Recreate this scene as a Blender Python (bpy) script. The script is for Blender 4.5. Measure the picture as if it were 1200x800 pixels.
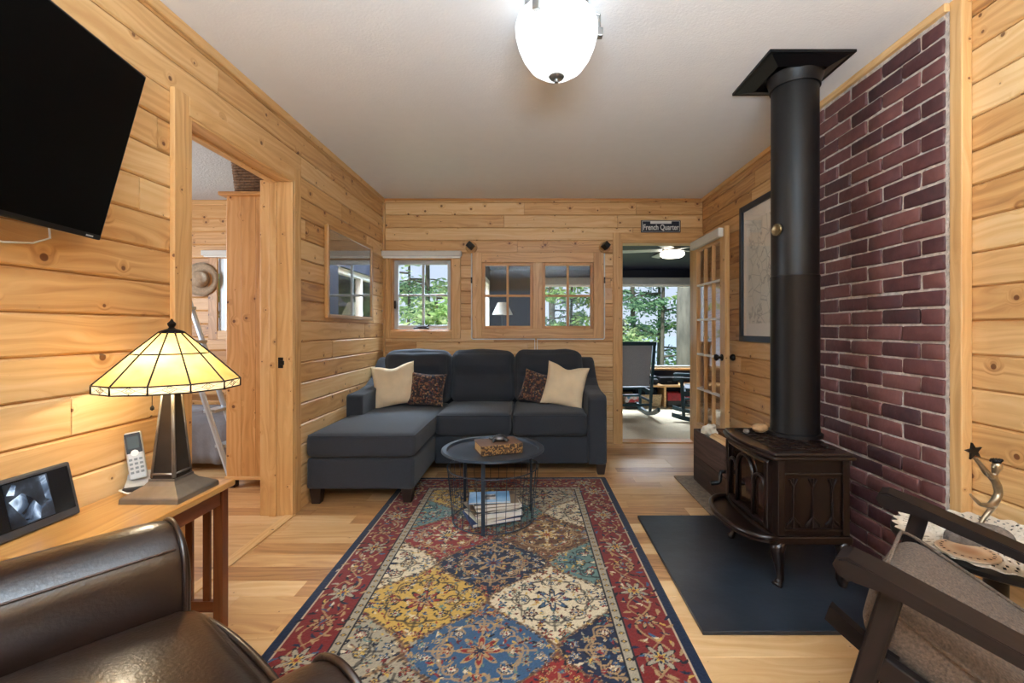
import bpy, bmesh, math, random
import numpy as np
from mathutils import Vector, Matrix, Euler, noise
random.seed(7)
C = bpy.context.scene.collection
SC = bpy.context.scene
PI = math.pi
for o in list(bpy.data.objects): bpy.data.objects.remove(o)

# ------------------------------------------------------------ camera, world, lights, exposure
CAMZ = 1.14
cam = bpy.data.objects.new('camera', bpy.data.cameras.new('camera')); C.objects.link(cam)
cam.location = (0, 0, CAMZ); cam.rotation_euler = (PI/2, 0, 0)
cam.data.lens = 16; cam.data.sensor_width = 36
cam.data.shift_x = -0.02; cam.data.shift_y = -0.0125
cam.data.clip_start = 0.02
SC.camera = cam
SC.view_settings.view_transform = 'Standard'
SC.view_settings.look = 'None'
SC.view_settings.gamma = 1.0
SC.view_settings.use_curve_mapping = False
SC.view_settings.exposure = 0.95

BOWL_EMIT = 0.8
TABLE_LAMP_W = 2.1
w = bpy.data.worlds.new('World'); SC.world = w; w.use_nodes = True
nt = w.node_tree; nt.nodes.clear()
wo = nt.nodes.new('ShaderNodeOutputWorld'); bg = nt.nodes.new('ShaderNodeBackground')
tc = nt.nodes.new('ShaderNodeTexCoord'); sp = nt.nodes.new('ShaderNodeSeparateXYZ')
cr = nt.nodes.new('ShaderNodeValToRGB')
cr.color_ramp.elements[0].position = 0.0; cr.color_ramp.elements[0].color = (0.60, 0.70, 0.83, 1)
cr.color_ramp.elements[1].position = 0.7; cr.color_ramp.elements[1].color = (0.30, 0.45, 0.76, 1)
nt.links.new(tc.outputs['Generated'], sp.inputs[0]); nt.links.new(sp.outputs[2], cr.inputs[0])
nt.links.new(cr.outputs[0], bg.inputs[0]); bg.inputs[1].default_value = 0.64
nt.links.new(bg.outputs[0], wo.inputs[0])

def light(name, kind, loc, rot, energy, color=(1, 1, 1), size=None, sy=None, portal=False):
    d = bpy.data.lights.new(name, kind); d.energy = energy; d.color = color
    if kind == 'AREA':
        d.size = size
        if sy: d.shape = 'RECTANGLE'; d.size_y = sy
        if portal: d.cycles.is_portal = True
    elif kind == 'POINT' and size: d.shadow_soft_size = size
    elif kind == 'SUN': d.angle = math.radians(size or 1)
    o = bpy.data.objects.new(name, d); C.objects.link(o); o.location = loc; o.rotation_euler = rot
    return o
light('sun', 'SUN', (0, -8, 12), (math.radians(42), 0, math.radians(-22)), 3.2, (1, .96, .88), 2)
# added area fill behind the camera, set at the unseen near window
light('near_fill', 'AREA', (0.1, -2.42, 1.35), (PI/2, 0, 0), 10, (0.70, 0.86, 1.0), 2.4, 1.5)
light('sky_fill_left_window', 'AREA', (-1.15, 5.75, 3.1), Vector((-.05, 2.3, 2.6)).to_track_quat('Z', 'Y').to_euler(), 320, (0.66, 0.83, 1.0), 1.3, 1.3)  # added area light above the left window, out of view, strengthening the sky
# added fill light behind the camera, aimed up to bounce off the ceiling
light('ceiling_bounce_fill', 'AREA', (0.1, -.7, 1.45), (PI, 0, 0), 135, (0.68, 0.86, 1.0), 1.0, 1.0)
light('bedroom_fill', 'AREA', (-4.35, 2.6, 1.5), (0, -PI/2, 0), 38, (0.80, 0.91, 1.0), 1.2, 1.6)  # added bedroom fill; the wall behind it has no window
light('sky_fill_sunroom_window', 'AREA', (1.4, 8.4, 3.3), Vector((0, 2.6, 2.6)).to_track_quat('Z', 'Y').to_euler(), 480, (0.78, 0.89, 1.0), 2.6, 1.6)  # unseen area light added over the sunroom window to brighten the back
# open sky seen by the sunroom, sampled through its picture window
light('sky_portal', 'AREA', (1.43, 7.12, 1.22), (-PI/2, 0, 0), 1, (1, 1, 1), 2.6, 1.36, portal=True)

# ------------------------------------------------------------ helpers
def lin(h):
    h = h.lstrip('#'); v = [int(h[i:i+2], 16)/255 for i in (0, 2, 4)]
    return tuple((c/12.92 if c <= .04045 else ((c+.055)/1.055)**2.4) for c in v) + (1.0,)

def new_mat(name):
    m = bpy.data.materials.new(name); m.use_nodes = True
    n = m.node_tree.nodes; b = n['Principled BSDF']
    return m, n, m.node_tree.links, b

def nd(n, t, **kw):
    x = n.new(t)
    for k, v in kw.items():
        if k == 'op': x.operation = v
        else: setattr(x, k, v)
    return x

def mth(n, l, op, a, b=None, clamp=False):
    x = n.new('ShaderNodeMath'); x.operation = op; x.use_clamp = clamp
    for i, v in enumerate((a, b)):
        if v is None: continue
        if isinstance(v, (int, float)): x.inputs[i].default_value = v
        else: l.new(v, x.inputs[i])
    return x.outputs[0]

def ramp(n, l, fac, stops):
    r = n.new('ShaderNodeValToRGB'); e = r.color_ramp.elements
    while len(e) < len(stops): e.new(.5)
    for i, (p, c) in enumerate(stops): e[i].position = p; e[i].color = lin(c) if isinstance(c, str) else c
    l.new(fac, r.inputs[0]); return r.outputs[0]

def mixc(n, l, fac, a, b, mode='MIX'):
    x = n.new('ShaderNodeMix'); x.data_type = 'RGBA'; x.blend_type = mode
    for s, v in ((0, fac), (6, a), (7, b)):
        if isinstance(v, (int, float)): x.inputs[s].default_value = v
        elif isinstance(v, tuple): x.inputs[s].default_value = v
        else: l.new(v, x.inputs[s])
    return x.outputs[2]

def mat(name, col, rough=.5, metal=0, var=.12, vscale=12, bump=0, bscale=80, stretch=(1, 1, 1), coat=0, sheen=0, spec=None, emit=None):
    """plain procedural surface: colour broken up by noise, optional fine bump"""
    m, n, l, b = new_mat(name)
    t = n.new('ShaderNodeTexCoord'); mp = n.new('ShaderNodeMapping'); mp.inputs['Scale'].default_value = stretch
    l.new(t.outputs['Object'], mp.inputs[0])
    nz = n.new('ShaderNodeTexNoise'); nz.inputs['Scale'].default_value = vscale; nz.inputs['Detail'].default_value = 4
    l.new(mp.outputs[0], nz.inputs['Vector'])
    c = lin(col) if isinstance(col, str) else col
    d = tuple(min(1, x*(1+var)) for x in c[:3]) + (1,); k = tuple(x*(1-var) for x in c[:3]) + (1,)
    l.new(ramp(n, l, nz.outputs[0], [(.3, k), (.7, d)]), b.inputs['Base Color'])
    b.inputs['Roughness'].default_value = rough; b.inputs['Metallic'].default_value = metal
    if coat: b.inputs['Coat Weight'].default_value = coat; b.inputs['Coat Roughness'].default_value = .15
    if sheen: b.inputs['Sheen Weight'].default_value = sheen; b.inputs['Sheen Roughness'].default_value = .5
    if spec is not None: b.inputs['Specular IOR Level'].default_value = spec
    if emit: b.inputs['Emission Color'].default_value = lin(emit[0]); b.inputs['Emission Strength'].default_value = emit[1]
    if bump:
        n2 = n.new('ShaderNodeTexNoise'); n2.inputs['Scale'].default_value = bscale; n2.inputs['Detail'].default_value = 3
        l.new(mp.outputs[0], n2.inputs['Vector'])
        bp = n.new('ShaderNodeBump'); bp.inputs['Strength'].default_value = bump; bp.inputs['Distance'].default_value = .01
        l.new(n2.outputs[0], bp.inputs['Height']); l.new(bp.outputs[0], b.inputs['Normal'])
    return m

def wood(name, stops, knot='#5E3013', knots=1.0, rough=.42, grain=1.0, tone=.5, coat=.15, spec=.5):
    """boards: uv runs along (u) and across (v) the grain in metres; 'tone' differs per board"""
    m, n, l, b = new_mat(name)
    uv = n.new('ShaderNodeUVMap'); uv.uv_map = 'UVMap'
    s = n.new('ShaderNodeSeparateXYZ'); l.new(uv.outputs[0], s.inputs[0]); u, v = s.outputs[0], s.outputs[1]
    at = n.new('ShaderNodeAttribute'); at.attribute_name = 'tone'
    vo = n.new('ShaderNodeTexVoronoi'); vo.voronoi_dimensions = '2D'; vo.inputs['Scale'].default_value = 6.5
    l.new(uv.outputs[0], vo.inputs['Vector'])
    sc = n.new('ShaderNodeSeparateColor'); l.new(vo.outputs['Color'], sc.inputs[0])
    rad = mth(n, l, 'MULTIPLY', mth(n, l, 'SUBTRACT', sc.outputs[0], 0.10, True), 0.10*knots)
    kn = mth(n, l, 'MULTIPLY', mth(n, l, 'SUBTRACT', rad, vo.outputs['Distance']), 60, True)
    halo = mth(n, l, 'MULTIPLY', mth(n, l, 'SUBTRACT', mth(n, l, 'MULTIPLY', rad, 3.5), vo.outputs['Distance'], True), 6, True)
    cb = n.new('ShaderNodeCombineXYZ')
    n0 = n.new('ShaderNodeTexNoise'); n0.inputs['Scale'].default_value = 1; n0.inputs['Detail'].default_value = 2
    c0 = n.new('ShaderNodeCombineXYZ'); l.new(mth(n, l, 'MULTIPLY', u, 1.3), c0.inputs[0]); l.new(mth(n, l, 'MULTIPLY', v, 7), c0.inputs[1])
    l.new(c0.outputs[0], n0.inputs['Vector'])
    wob = mth(n, l, 'ADD', mth(n, l, 'MULTIPLY', n0.outputs[0], 2.2), mth(n, l, 'MULTIPLY', halo, .45))
    l.new(mth(n, l, 'MULTIPLY', u, 1.1), cb.inputs[0])
    l.new(mth(n, l, 'ADD', mth(n, l, 'MULTIPLY', v, 34*grain), mth(n, l, 'MULTIPLY', wob, 4)), cb.inputs[1])
    n1 = n.new('ShaderNodeTexNoise'); n1.inputs['Scale'].default_value = 1; n1.inputs['Detail'].default_value = 5; n1.inputs['Roughness'].default_value = .6
    l.new(cb.outputs[0], n1.inputs['Vector'])
    sn = mth(n, l, 'MULTIPLY', mth(n, l, 'SINE', mth(n, l, 'ADD', mth(n, l, 'MULTIPLY', v, 190*grain), mth(n, l, 'MULTIPLY', wob, 11))), .06)
    f = mth(n, l, 'ADD', n1.outputs[0], sn)
    f = mth(n, l, 'ADD', f, mth(n, l, 'MULTIPLY', mth(n, l, 'SUBTRACT', at.outputs['Fac'], .5), tone))
    f = mth(n, l, 'ADD', f, mth(n, l, 'MULTIPLY', halo, .12))
    col = ramp(n, l, f, stops)
    col = mixc(n, l, mth(n, l, 'MULTIPLY', kn, .85), col, lin(knot))
    l.new(col, b.inputs['Base Color'])
    b.inputs['Roughness'].default_value = rough; b.inputs['Coat Weight'].default_value = coat; b.inputs['Coat Roughness'].default_value = .25; b.inputs['Specular IOR Level'].default_value = spec
    bp = n.new('ShaderNodeBump'); bp.inputs['Strength'].default_value = .12; bp.inputs['Distance'].default_value = .004
    l.new(n1.outputs[0], bp.inputs['Height']); l.new(bp.outputs[0], b.inputs['Normal'])
    return m

def glass_mat(name, tint=(1, 1, 1, 1), refl=.9, base=.012):
    m, n, l, b = new_mat(name); n.remove(b); out = n['Material Output']
    tr = n.new('ShaderNodeBsdfTransparent'); tr.inputs[0].default_value = tint
    gl = n.new('ShaderNodeBsdfGlossy'); gl.inputs['Roughness'].default_value = .01; gl.inputs[0].default_value = (refl, refl, refl, 1)
    lw = n.new('ShaderNodeLayerWeight'); fr = mth(n, l, 'ADD', mth(n, l, 'MULTIPLY', mth(n, l, 'POWER', lw.outputs['Facing'], 4), .8), base)
    mx = n.new('ShaderNodeMixShader'); l.new(fr, mx.inputs[0]); l.new(tr.outputs[0], mx.inputs[1]); l.new(gl.outputs[0], mx.inputs[2])
    l.new(mx.outputs[0], out.inputs[0]); return m

# ---- mesh helpers
def woodize(bm):
    uvl = bm.loops.layers.uv.get('UVMap') or bm.loops.layers.uv.new('UVMap')
    tl = bm.faces.layers.float.get('tone') or bm.faces.layers.float.new('tone')
    seen = set()
    for f0 in bm.faces:
        if f0.index in seen and f0.index >= 0: pass
    bm.faces.index_update(); bm.verts.index_update()
    for f0 in bm.faces:
        if f0.index in seen: continue
        st = [f0]; isl = []; seen.add(f0.index)
        while st:
            f = st.pop(); isl.append(f)
            for e in f.edges:
                for g in e.link_faces:
                    if g.index not in seen: seen.add(g.index); st.append(g)
        vs = [v.co for f in isl for v in f.verts]
        lo = [min(v[i] for v in vs) for i in range(3)]; hi = [max(v[i] for v in vs) for i in range(3)]
        L = max(range(3), key=lambda i: hi[i]-lo[i])
        ou, ov, t = random.uniform(0, 60), random.uniform(0, 60), random.random()
        for f in isl:
            f[tl] = t
            a = max(range(3), key=lambda i: abs(f.normal[i]))
            if a == L: ax = [i for i in range(3) if i != a]
            else: ax = [L, [i for i in range(3) if i != a and i != L][0]]
            for lp in f.loops:
                lp[uvl].uv = (lp.vert.co[ax[0]]+ou, lp.vert.co[ax[1]]+ov)

def build(name, bm, m, parent=None, smooth=False, wd=False, loc=None, kind=None, label=None, autos=None):
    bmesh.ops.recalc_face_normals(bm, faces=bm.faces)
    if wd: bm.normal_update(); woodize(bm)
    me = bpy.data.meshes.new(name); bm.to_mesh(me); bm.free()
    mats = m if isinstance(m, (list, tuple)) else [m]
    for x in mats: me.materials.append(x)
    if smooth:
        for p in me.polygons: p.use_smooth = True
        if autos: 
            try: me.set_sharp_from_angle(angle=math.radians(autos))
            except Exception: pass
    o = bpy.data.objects.new(name, me); C.objects.link(o)
    if parent is not None: o.parent = parent
    if loc is not None: o.location = loc
    if kind: o['kind'] = kind
    if label: o['label'] = label
    return o

def thing(name, label, cat, loc=(0, 0, 0), rz=0, group=None, kind=None):
    o = bpy.data.objects.new(name, None); C.objects.link(o); o.empty_display_size = .05
    o.location = loc; o.rotation_euler = (0, 0, rz)
    if kind: o['kind'] = kind
    tag(o, label, cat, group); return o

def tag(o, label=None, cat=None, group=None):
    if label: o['label'] = label
    if cat: o['category'] = cat
    if group: o['group'] = group
    return o

def BM(): return bmesh.new()

def box(bm, c, s, rot=None, bev=0, seg=2, mi=0):
    r = bmesh.ops.create_cube(bm, size=1); vs = r['verts']
    M = Matrix.Diagonal((*s, 1))
    bmesh.ops.transform(bm, matrix=M, verts=vs)
    if bev:
        es = list({e for v in vs for e in v.link_edges})
        fs0 = bmesh.ops.bevel(bm, geom=es, offset=bev, segments=seg, affect='EDGES', profile=.5)
        vs = list({v for f in fs0['faces'] for v in f.verts} | {v for v in vs if v.is_valid})
        st = list(vs); s2 = set(st)
        while st:
            v = st.pop()
            for e in v.link_edges:
                o = e.other_vert(v)
                if o not in s2: s2.add(o); st.append(o)
        vs = list(s2)
    M = Matrix.Translation(c)
    if rot is not None: M = M @ (rot.to_4x4() if isinstance(rot, Matrix) else Euler(rot).to_matrix().to_4x4())
    bmesh.ops.transform(bm, matrix=M, verts=vs)
    if mi:
        for f in {f for v in vs for f in v.link_faces}: f.material_index = mi
    return vs

def bx(bm, x0, x1, y0, y1, z0, z1, bev=0, seg=2, mi=0):
    return box(bm, ((x0+x1)/2, (y0+y1)/2, (z0+z1)/2), (abs(x1-x0), abs(y1-y0), abs(z1-z0)), None, bev, seg, mi)

def tube(bm, pts, r, n=8, closed=False, flat=None):
    pts = [Vector(p) for p in pts]; N = len(pts)
    rs = r if isinstance(r, (list, tuple)) else [r]*N
    tg = []
    for i in range(N):
        a = pts[(i-1) % N] if (closed or i > 0) else pts[i]; b = pts[(i+1) % N] if (closed or i < N-1) else pts[i]
        tg.append((b-a).normalized())
    up = Vector((0, 0, 1)) if abs(tg[0].z) < .9 else Vector((1, 0, 0))
    nrm = (up - tg[0]*up.dot(tg[0])).normalized(); rings = []
    for i in range(N):
        nrm = nrm - tg[i]*nrm.dot(tg[i])
        nrm = nrm.normalized() if nrm.length > 1e-6 else tg[i].orthogonal().normalized()
        bn = tg[i].cross(nrm)
        fx = flat if flat else (1, 1)
        rings.append([bm.verts.new(pts[i] + (nrm*math.cos(2*PI*k/n)*fx[0] + bn*math.sin(2*PI*k/n)*fx[1])*rs[i]) for k in range(n)])
    for i in range(N if closed else N-1):
        A, B = rings[i], rings[(i+1) % N]
        for k in range(n): bm.faces.new((A[k], A[(k+1) % n], B[(k+1) % n], B[k]))
    if not closed: bm.faces.new(rings[0][::-1]); bm.faces.new(rings[-1])

def lathe(bm, prof, n=32, c=(0, 0, 0), ph=0):
    c = Vector(c); rings = []
    for r, z in prof:
        if r < 1e-5: rings.append([bm.verts.new(c+Vector((0, 0, z)))])
        else: rings.append([bm.verts.new(c+Vector((r*math.cos(2*PI*k/n+ph), r*math.sin(2*PI*k/n+ph), z))) for k in range(n)])
    for A, B in zip(rings, rings[1:]):
        for k in range(n):
            k2 = (k+1) % n
            if len(A) == 1 and len(B) == 1: continue
            if len(A) == 1: bm.faces.new((A[0], B[k2], B[k]))
            elif len(B) == 1: bm.faces.new((A[k], A[k2], B[0]))
            else: bm.faces.new((A[k], A[k2], B[k2], B[k]))

def prism(bm, poly, d0, d1, axis='Y'):
    def P(a, b, d):
        return {'Y': (a, d, b), 'X': (d, a, b), 'Z': (a, b, d)}[axis]
    A = [bm.verts.new(P(a, b, d0)) for a, b in poly]; B = [bm.verts.new(P(a, b, d1)) for a, b in poly]
    n = len(poly); fs = [bm.faces.new(A[::-1]), bm.faces.new(B)]
    for i in range(n): fs.append(bm.faces.new((A[i], A[(i+1) % n], B[(i+1) % n], B[i])))
    return A+B

def cushion(bm, c, s, r=.04, puff=(0, 0, .02), n=10, rot=None, wr=0, seed=0):
    h = Vector(s)/2; r = min(r, *h); vs = {}; ts = [math.sin(t*PI/2) for t in np.linspace(-1, 1, n+1)]
    R = rot.to_matrix() if isinstance(rot, Euler) else (Euler(rot).to_matrix() if rot else Matrix.Identity(3))
    def V(p):
        k = tuple(round(x, 5) for x in p)
        if k in vs: return vs[k]
        q = Vector((p[0]*h.x, p[1]*h.y, p[2]*h.z)); inn = Vector([max(-(h[i]-r), min(h[i]-r, q[i])) for i in range(3)])
        d = q-inn
        if d.length > 1e-9: q = inn+d.normalized()*r
        for i in range(3):
            j, m2 = (i+1) % 3, (i+2) % 3
            q[i] += p[i]*puff[i]*(1-p[j]**2)*(1-p[m2]**2)
        if wr: 
            nz = noise.noise_vector(q*7+Vector((seed, seed*2, 0)))
            q += nz*wr
        vs[k] = bm.verts.new(R @ q + Vector(c)); return vs[k]
    for ax in range(3):
        for sg in (-1, 1):
            for i in range(n):
                for j in range(n):
                    def pt(a, b):
                        p = [0, 0, 0]; p[ax] = sg; p[(ax+1) % 3] = a; p[(ax+2) % 3] = b; return p
                    q = [V(pt(ts[i], ts[j])), V(pt(ts[i+1], ts[j])), V(pt(ts[i+1], ts[j+1])), V(pt(ts[i], ts[j+1]))]
                    bm.faces.new(q if sg > 0 else q[::-1])

def chaikin(pts, n=2):
    pts = [Vector(p) for p in pts]
    for _ in range(n):
        q = [pts[0]]
        for a, b in zip(pts, pts[1:]): q += [a.lerp(b, .25), a.lerp(b, .75)]
        pts = q+[pts[-1]]
    return pts

def copy_tree(o, parent=None):
    c = o.copy(); C.objects.link(c)
    if parent is not None: c.parent = parent
    for ch in list(o.children): copy_tree(ch, c)
    return c

def boards(bm, mp, u0, u1, v0, v1, holes=(), rh=.132, lens=(1.1, 2.6), ch=.008, dp=.006, rnd=None, ech=.0012, g=0):
    """wall or floor boards laid along u; mp(u,v,w) places a point, w=0 the surface; one bevelled slab per board"""
    rnd = rnd or random.Random(3)
    uvl = bm.loops.layers.uv.new('UVMap'); tl = bm.faces.layers.float.new('tone')
    rects = []; v = v0
    while v < v1-1e-4:
        vb = min(v+rh, v1); u = u0 - rnd.uniform(0, lens[1])*.6
        while u < u1:
            ub = u+rnd.uniform(*lens); a, b = max(u, u0), min(ub, u1)
            if b-a > .002: rects.append((a, b, v, vb))
            u = ub
        v = vb
    for R in rects:
        bid = (rnd.uniform(0, 60), rnd.uniform(0, 60), rnd.random()); cur = [R]
        for (ha, hb, hc, hd) in holes:
            nx = []
            for (a, b, c, d) in cur:
                if hb <= a or ha >= b or hd <= c or hc >= d: nx.append((a, b, c, d)); continue
                if ha > a: nx.append((a, ha, c, d))
                if hb < b: nx.append((hb, b, c, d))
                m0, m1 = max(a, ha), min(b, hb)
                if hc > c: nx.append((m0, m1, c, hc))
                if hd < d: nx.append((m0, m1, hd, d))
            cur = nx
        for (a, b, c, d) in cur:
            if b-a < .004 or d-c < .004: continue
            cc = min(ch, (d-c)*.3); ce = min(ech, (b-a)*.3)
            gx = g*.5; o = [(a+gx, c+g), (b-gx, c+g), (b-gx, d-g), (a+gx, d-g)]; i = [(a+ce+gx, c+cc), (b-ce-gx, c+cc), (b-ce-gx, d-cc), (a+ce+gx, d-cc)]
            O = [bm.verts.new(mp(x, y, -dp)) for x, y in o]; I = [bm.verts.new(mp(x, y, 0)) for x, y in i]
            fl = [(I, i)] + [([O[k], O[(k+1) % 4], I[(k+1) % 4], I[k]], [o[k], o[(k+1) % 4], i[(k+1) % 4], i[k]]) for k in range(4)]
            if g:
                S = [bm.verts.new(mp(x, y, -.0115)) for x, y in o]
                fl += [([S[k], S[(k+1) % 4], O[(k+1) % 4], O[k]], [o[k], o[(k+1) % 4], o[(k+1) % 4], o[k]]) for k in range(4)]
            for vs, cs in fl:
                f = bm.faces.new(vs); f[tl] = bid[2]
                for lp, (x, y) in zip(f.loops, cs): lp[uvl].uv = (x+bid[0], y+bid[1])

def build_raw(name, bm, m, kind=None, parent=None):
    bm.normal_update()
    me = bpy.data.meshes.new(name); bm.to_mesh(me); bm.free(); me.materials.append(m)
    o = bpy.data.objects.new(name, me); C.objects.link(o)
    if kind: o['kind'] = kind
    if parent is not None: o.parent = parent
    return o

# ------------------------------------------------------------ materials
PINE = wood('pine_boards', [(.15, '#EBC793'), (.48, '#DCAF76'), (.72, '#CA985F'), (.95, '#A57242')])
PINET = wood('pine_trim', [(.2, '#E7C08A'), (.5, '#D9A96E'), (.8, '#BC8950')], knots=.6, tone=.25)
PINEK = wood('pine_knotty', [(.2, '#E0B076'), (.5, '#D09A5C'), (.8, '#B27C42')], knots=1.0)
PINEW = wood('pine_sash', [(.2, '#D9A66A'), (.5, '#C98F52'), (.8, '#A97038')], knots=.4, tone=.25)
FLOORM = wood('floor_planks', [(.15, '#E2BA88'), (.45, '#D2A26C'), (.68, '#BE8A58'), (.95, '#94653E')], knots=.35, rough=.3, grain=.7, tone=.7, coat=.3)
OAKTOP = wood('oak_top', [(.2, '#CFA062'), (.5, '#BF8A4A'), (.8, '#A06E34')], knots=0, rough=.28, tone=.1, coat=.5)
OAKDK = wood('mission_oak', [(.2, '#7A4420'), (.5, '#642F13'), (.8, '#47200C')], knots=0, rough=.35, tone=.15, coat=.4)
BOXW = wood('weathered_box', [(.2, '#65504A'), (.5, '#483733'), (.8, '#2C2220')], knots=.5, rough=.6, tone=.3, coat=0)
LOGW = wood('split_log', [(.2, '#DDB98A'), (.5, '#C29766'), (.8, '#93683F')], knots=0, rough=.8, coat=0)
DARKW = wood('dark_walnut', [(.2, '#231917'), (.5, '#191211'), (.8, '#110C0B')], knots=0, rough=.5, tone=.2, coat=0, spec=.22)
CEIL = mat('ceiling_paint', '#EDEEF0', .55, var=.01, bump=.12, bscale=90, spec=.3)
CEILB = mat('bedroom_ceiling', '#C9CCD0', .9, var=.03, bump=.6, bscale=60)
NAVY = mat('navy_paint', '#131A30', .6, var=.06)
CARPET = mat('sunroom_carpet', '#DFCFB2', 1, var=.08, vscale=60, bump=.5, bscale=300)
MORTAR = mat('mortar', '#C2B5AA', .95, var=.25, vscale=40, bump=.8, bscale=90)
IRON = mat('brown_enamel_iron', '#1F1310', .28, .25, var=.2, vscale=20, coat=.25)
BLKIRON = mat('black_iron', '#121214', .38, .4, var=.15)
STEELP = mat('stove_pipe_black', '#141314', .42, .3, var=.1, vscale=6)
SLATE = mat('hearth_slate', '#2A2F37', .28, 0, var=.3, vscale=7, bump=.08, bscale=25)
CHAR = mat('charcoal_weave', '#2D3037', .95, var=.16, vscale=220, bump=.35, bscale=420, sheen=.12)
BEIGE = mat('beige_cotton', '#E4CCA8', .95, var=.06, bump=.3, bscale=300, sheen=.2)
LEATH = mat('brown_leather', '#25160F', .29, 0, var=.22, vscale=9, bump=.1, bscale=130, coat=.2, spec=.75)
TWEED = mat('tweed', '#5E4C3E', .95, var=.4, vscale=160, bump=.5, bscale=260, sheen=.04)
BRONZE = mat('dark_bronze', '#8F8880', .38, .8, var=.18, vscale=14)
BRONZED = mat('black_bronze', '#201B18', .42, .6, var=.15)
CHROME = mat('brushed_nickel', '#9A9A98', .3, .9, var=.06)
BRASS = mat('aged_brass', '#8C7A5A', .3, .9, var=.35, vscale=25)
BLKPL = mat('black_plastic', '#0D0E10', .3, var=.05)
GRYPL = mat('grey_plastic', '#3A3A3D', .4, var=.05)
SILPL = mat('silver_plastic', '#BFC2C4', .35, .2, var=.04)
WHTPL = mat('white_plastic', '#F2F2EE', .45, var=.03)
GREYM = mat('grey_sash_metal', '#BCC0C2', .4, .2, var=.05)
BLIND = mat('blind_fabric', '#D9D6CF', .8, var=.03)
GLASS = glass_mat('window_glass')
PAPER = mat('paper', '#E7DECB', .8, var=.06)
DKBRN = mat('dark_foot', '#2A1C16', .5, var=.1)
TEAL = mat('teal_paint', '#173A44', .45, var=.12)
SLING = mat('grey_sling', '#93969E', .8, var=.12, vscale=120)
WICK = mat('wicker', '#CDB48C', .85, var=.3, vscale=60, bump=.9, bscale=90)
WICKD = mat('dark_wicker', '#75563A', .85, var=.4, vscale=50, bump=.9, bscale=70)
STRAW = mat('straw', '#B39C82', .9, var=.15, vscale=50, bump=.5, bscale=140)
STONE = mat('tan_stone', '#A9825A', .7, var=.25, vscale=30)
STONEG = mat('grey_stone', '#74685F', .9, var=.35, vscale=60, bump=.8, bscale=90)
LACE = mat('lace_cotton', '#D9CBB8', .95, var=.1, bump=.6, bscale=160)
GREYBL = mat('grey_blanket', '#7C7B80', .95, var=.1, bump=.3, bscale=60)
BARK = mat('bark', '#4F4C42', .95, var=.35, vscale=9, bump=1, bscale=18, stretch=(1, 1, .3))
LADDER = mat('pale_aluminium', '#B9C4CE', .35, .5, var=.05)

# ------------------------------------------------------------ room shell
XL, XR, YB, ZC, YN = -1.48, 1.69, 4.52, 2.43, -2.5
D1 = (1.935, 2.79, 2.045)                   # bedroom doorway y0, y1, top
W1 = (-1.405, -.80, 1.12, 1.84)            # exterior window hole
W2 = (-.50, .604, 1.14, 1.795)             # interior double window hole
DW = (.874, 1.63, 2.005)                   # sunroom doorway

bm = BM(); boards(bm, lambda u, v, w: (u, v, w), -4.5, XR+.02, YN, 4.66, rh=.12, lens=(.7, 1.5), ch=.0012, dp=.0012, rnd=random.Random(11), ech=.001)
build_raw('floor', bm, FLOORM, 'structure')
bm = BM(); bx(bm, XL-.07, XR+.07, YN, YB+.07, ZC, ZC+.08); build('ceiling', bm, CEIL, kind='structure')
bm = BM(); boards(bm, lambda u, v, w: (XL+w, u, v), YN, YB, 0, ZC, [(D1[0], D1[1], -.1, D1[2])], rnd=random.Random(21), g=.0023)
build_raw('wall_left', bm, PINE, 'structure')
bm = BM(); boards(bm, lambda u, v, w: (u, YB-w, v), XL, XR, 0, ZC, [W1, W2, (DW[0], DW[1], -.1, DW[2])], rh=.126, rnd=random.Random(5), g=.0023)
build_raw('wall_back', bm, PINE, 'structure')
bm = BM(); boards(bm, lambda u, v, w: (XR-w, u, v), YN, YB, 0, ZC, rh=.13, rnd=random.Random(9), g=.0023)
build_raw('wall_right', bm, PINE, 'structure')
bm = BM(); boards(bm, lambda u, v, w: (u, YN+w, v), XL, XR, 0, ZC, [(-1.1, 1.3, .6, 2.1)], rnd=random.Random(31))
build_raw('wall_near', bm, PINE, 'structure')
# outer skins so that the walls are solid and light-tight
bm = BM()
for a, b, c, d in ((XL, W1[0], 0, ZC), (W1[0], W1[1], 0, W1[2]), (W1[0], W1[1], W1[3], ZC), (W1[1], W2[0], 0, ZC), (W2[0], W2[1], 0, W2[2]),
                   (W2[0], W2[1], W2[3], ZC), (W2[1], DW[0], 0, ZC), (DW[0], DW[1], DW[2], ZC), (DW[1], XR+.06, 0, ZC)):
    bx(bm, a, b, YB+.012, YB+.13, c, d)
build('wall_back_core', bm, PINEW, kind='structure', wd=True)
bm = BM()
for a, b, c, d, e in ((YN, D1[0], 0, ZC, .17), (D1[0], D1[1], D1[2], ZC, .11), (D1[1], YB, 0, ZC, .17)): bx(bm, XL-e, XL-.012, a, b, c, d)
build('wall_left_core', bm, PINEW, kind='structure', wd=True)
bm = BM(); bx(bm, XR+.012, XR+.1, YN, YB+.13, 0, ZC); build('wall_right_core', bm, PINEW, kind='structure', wd=True)

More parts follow.
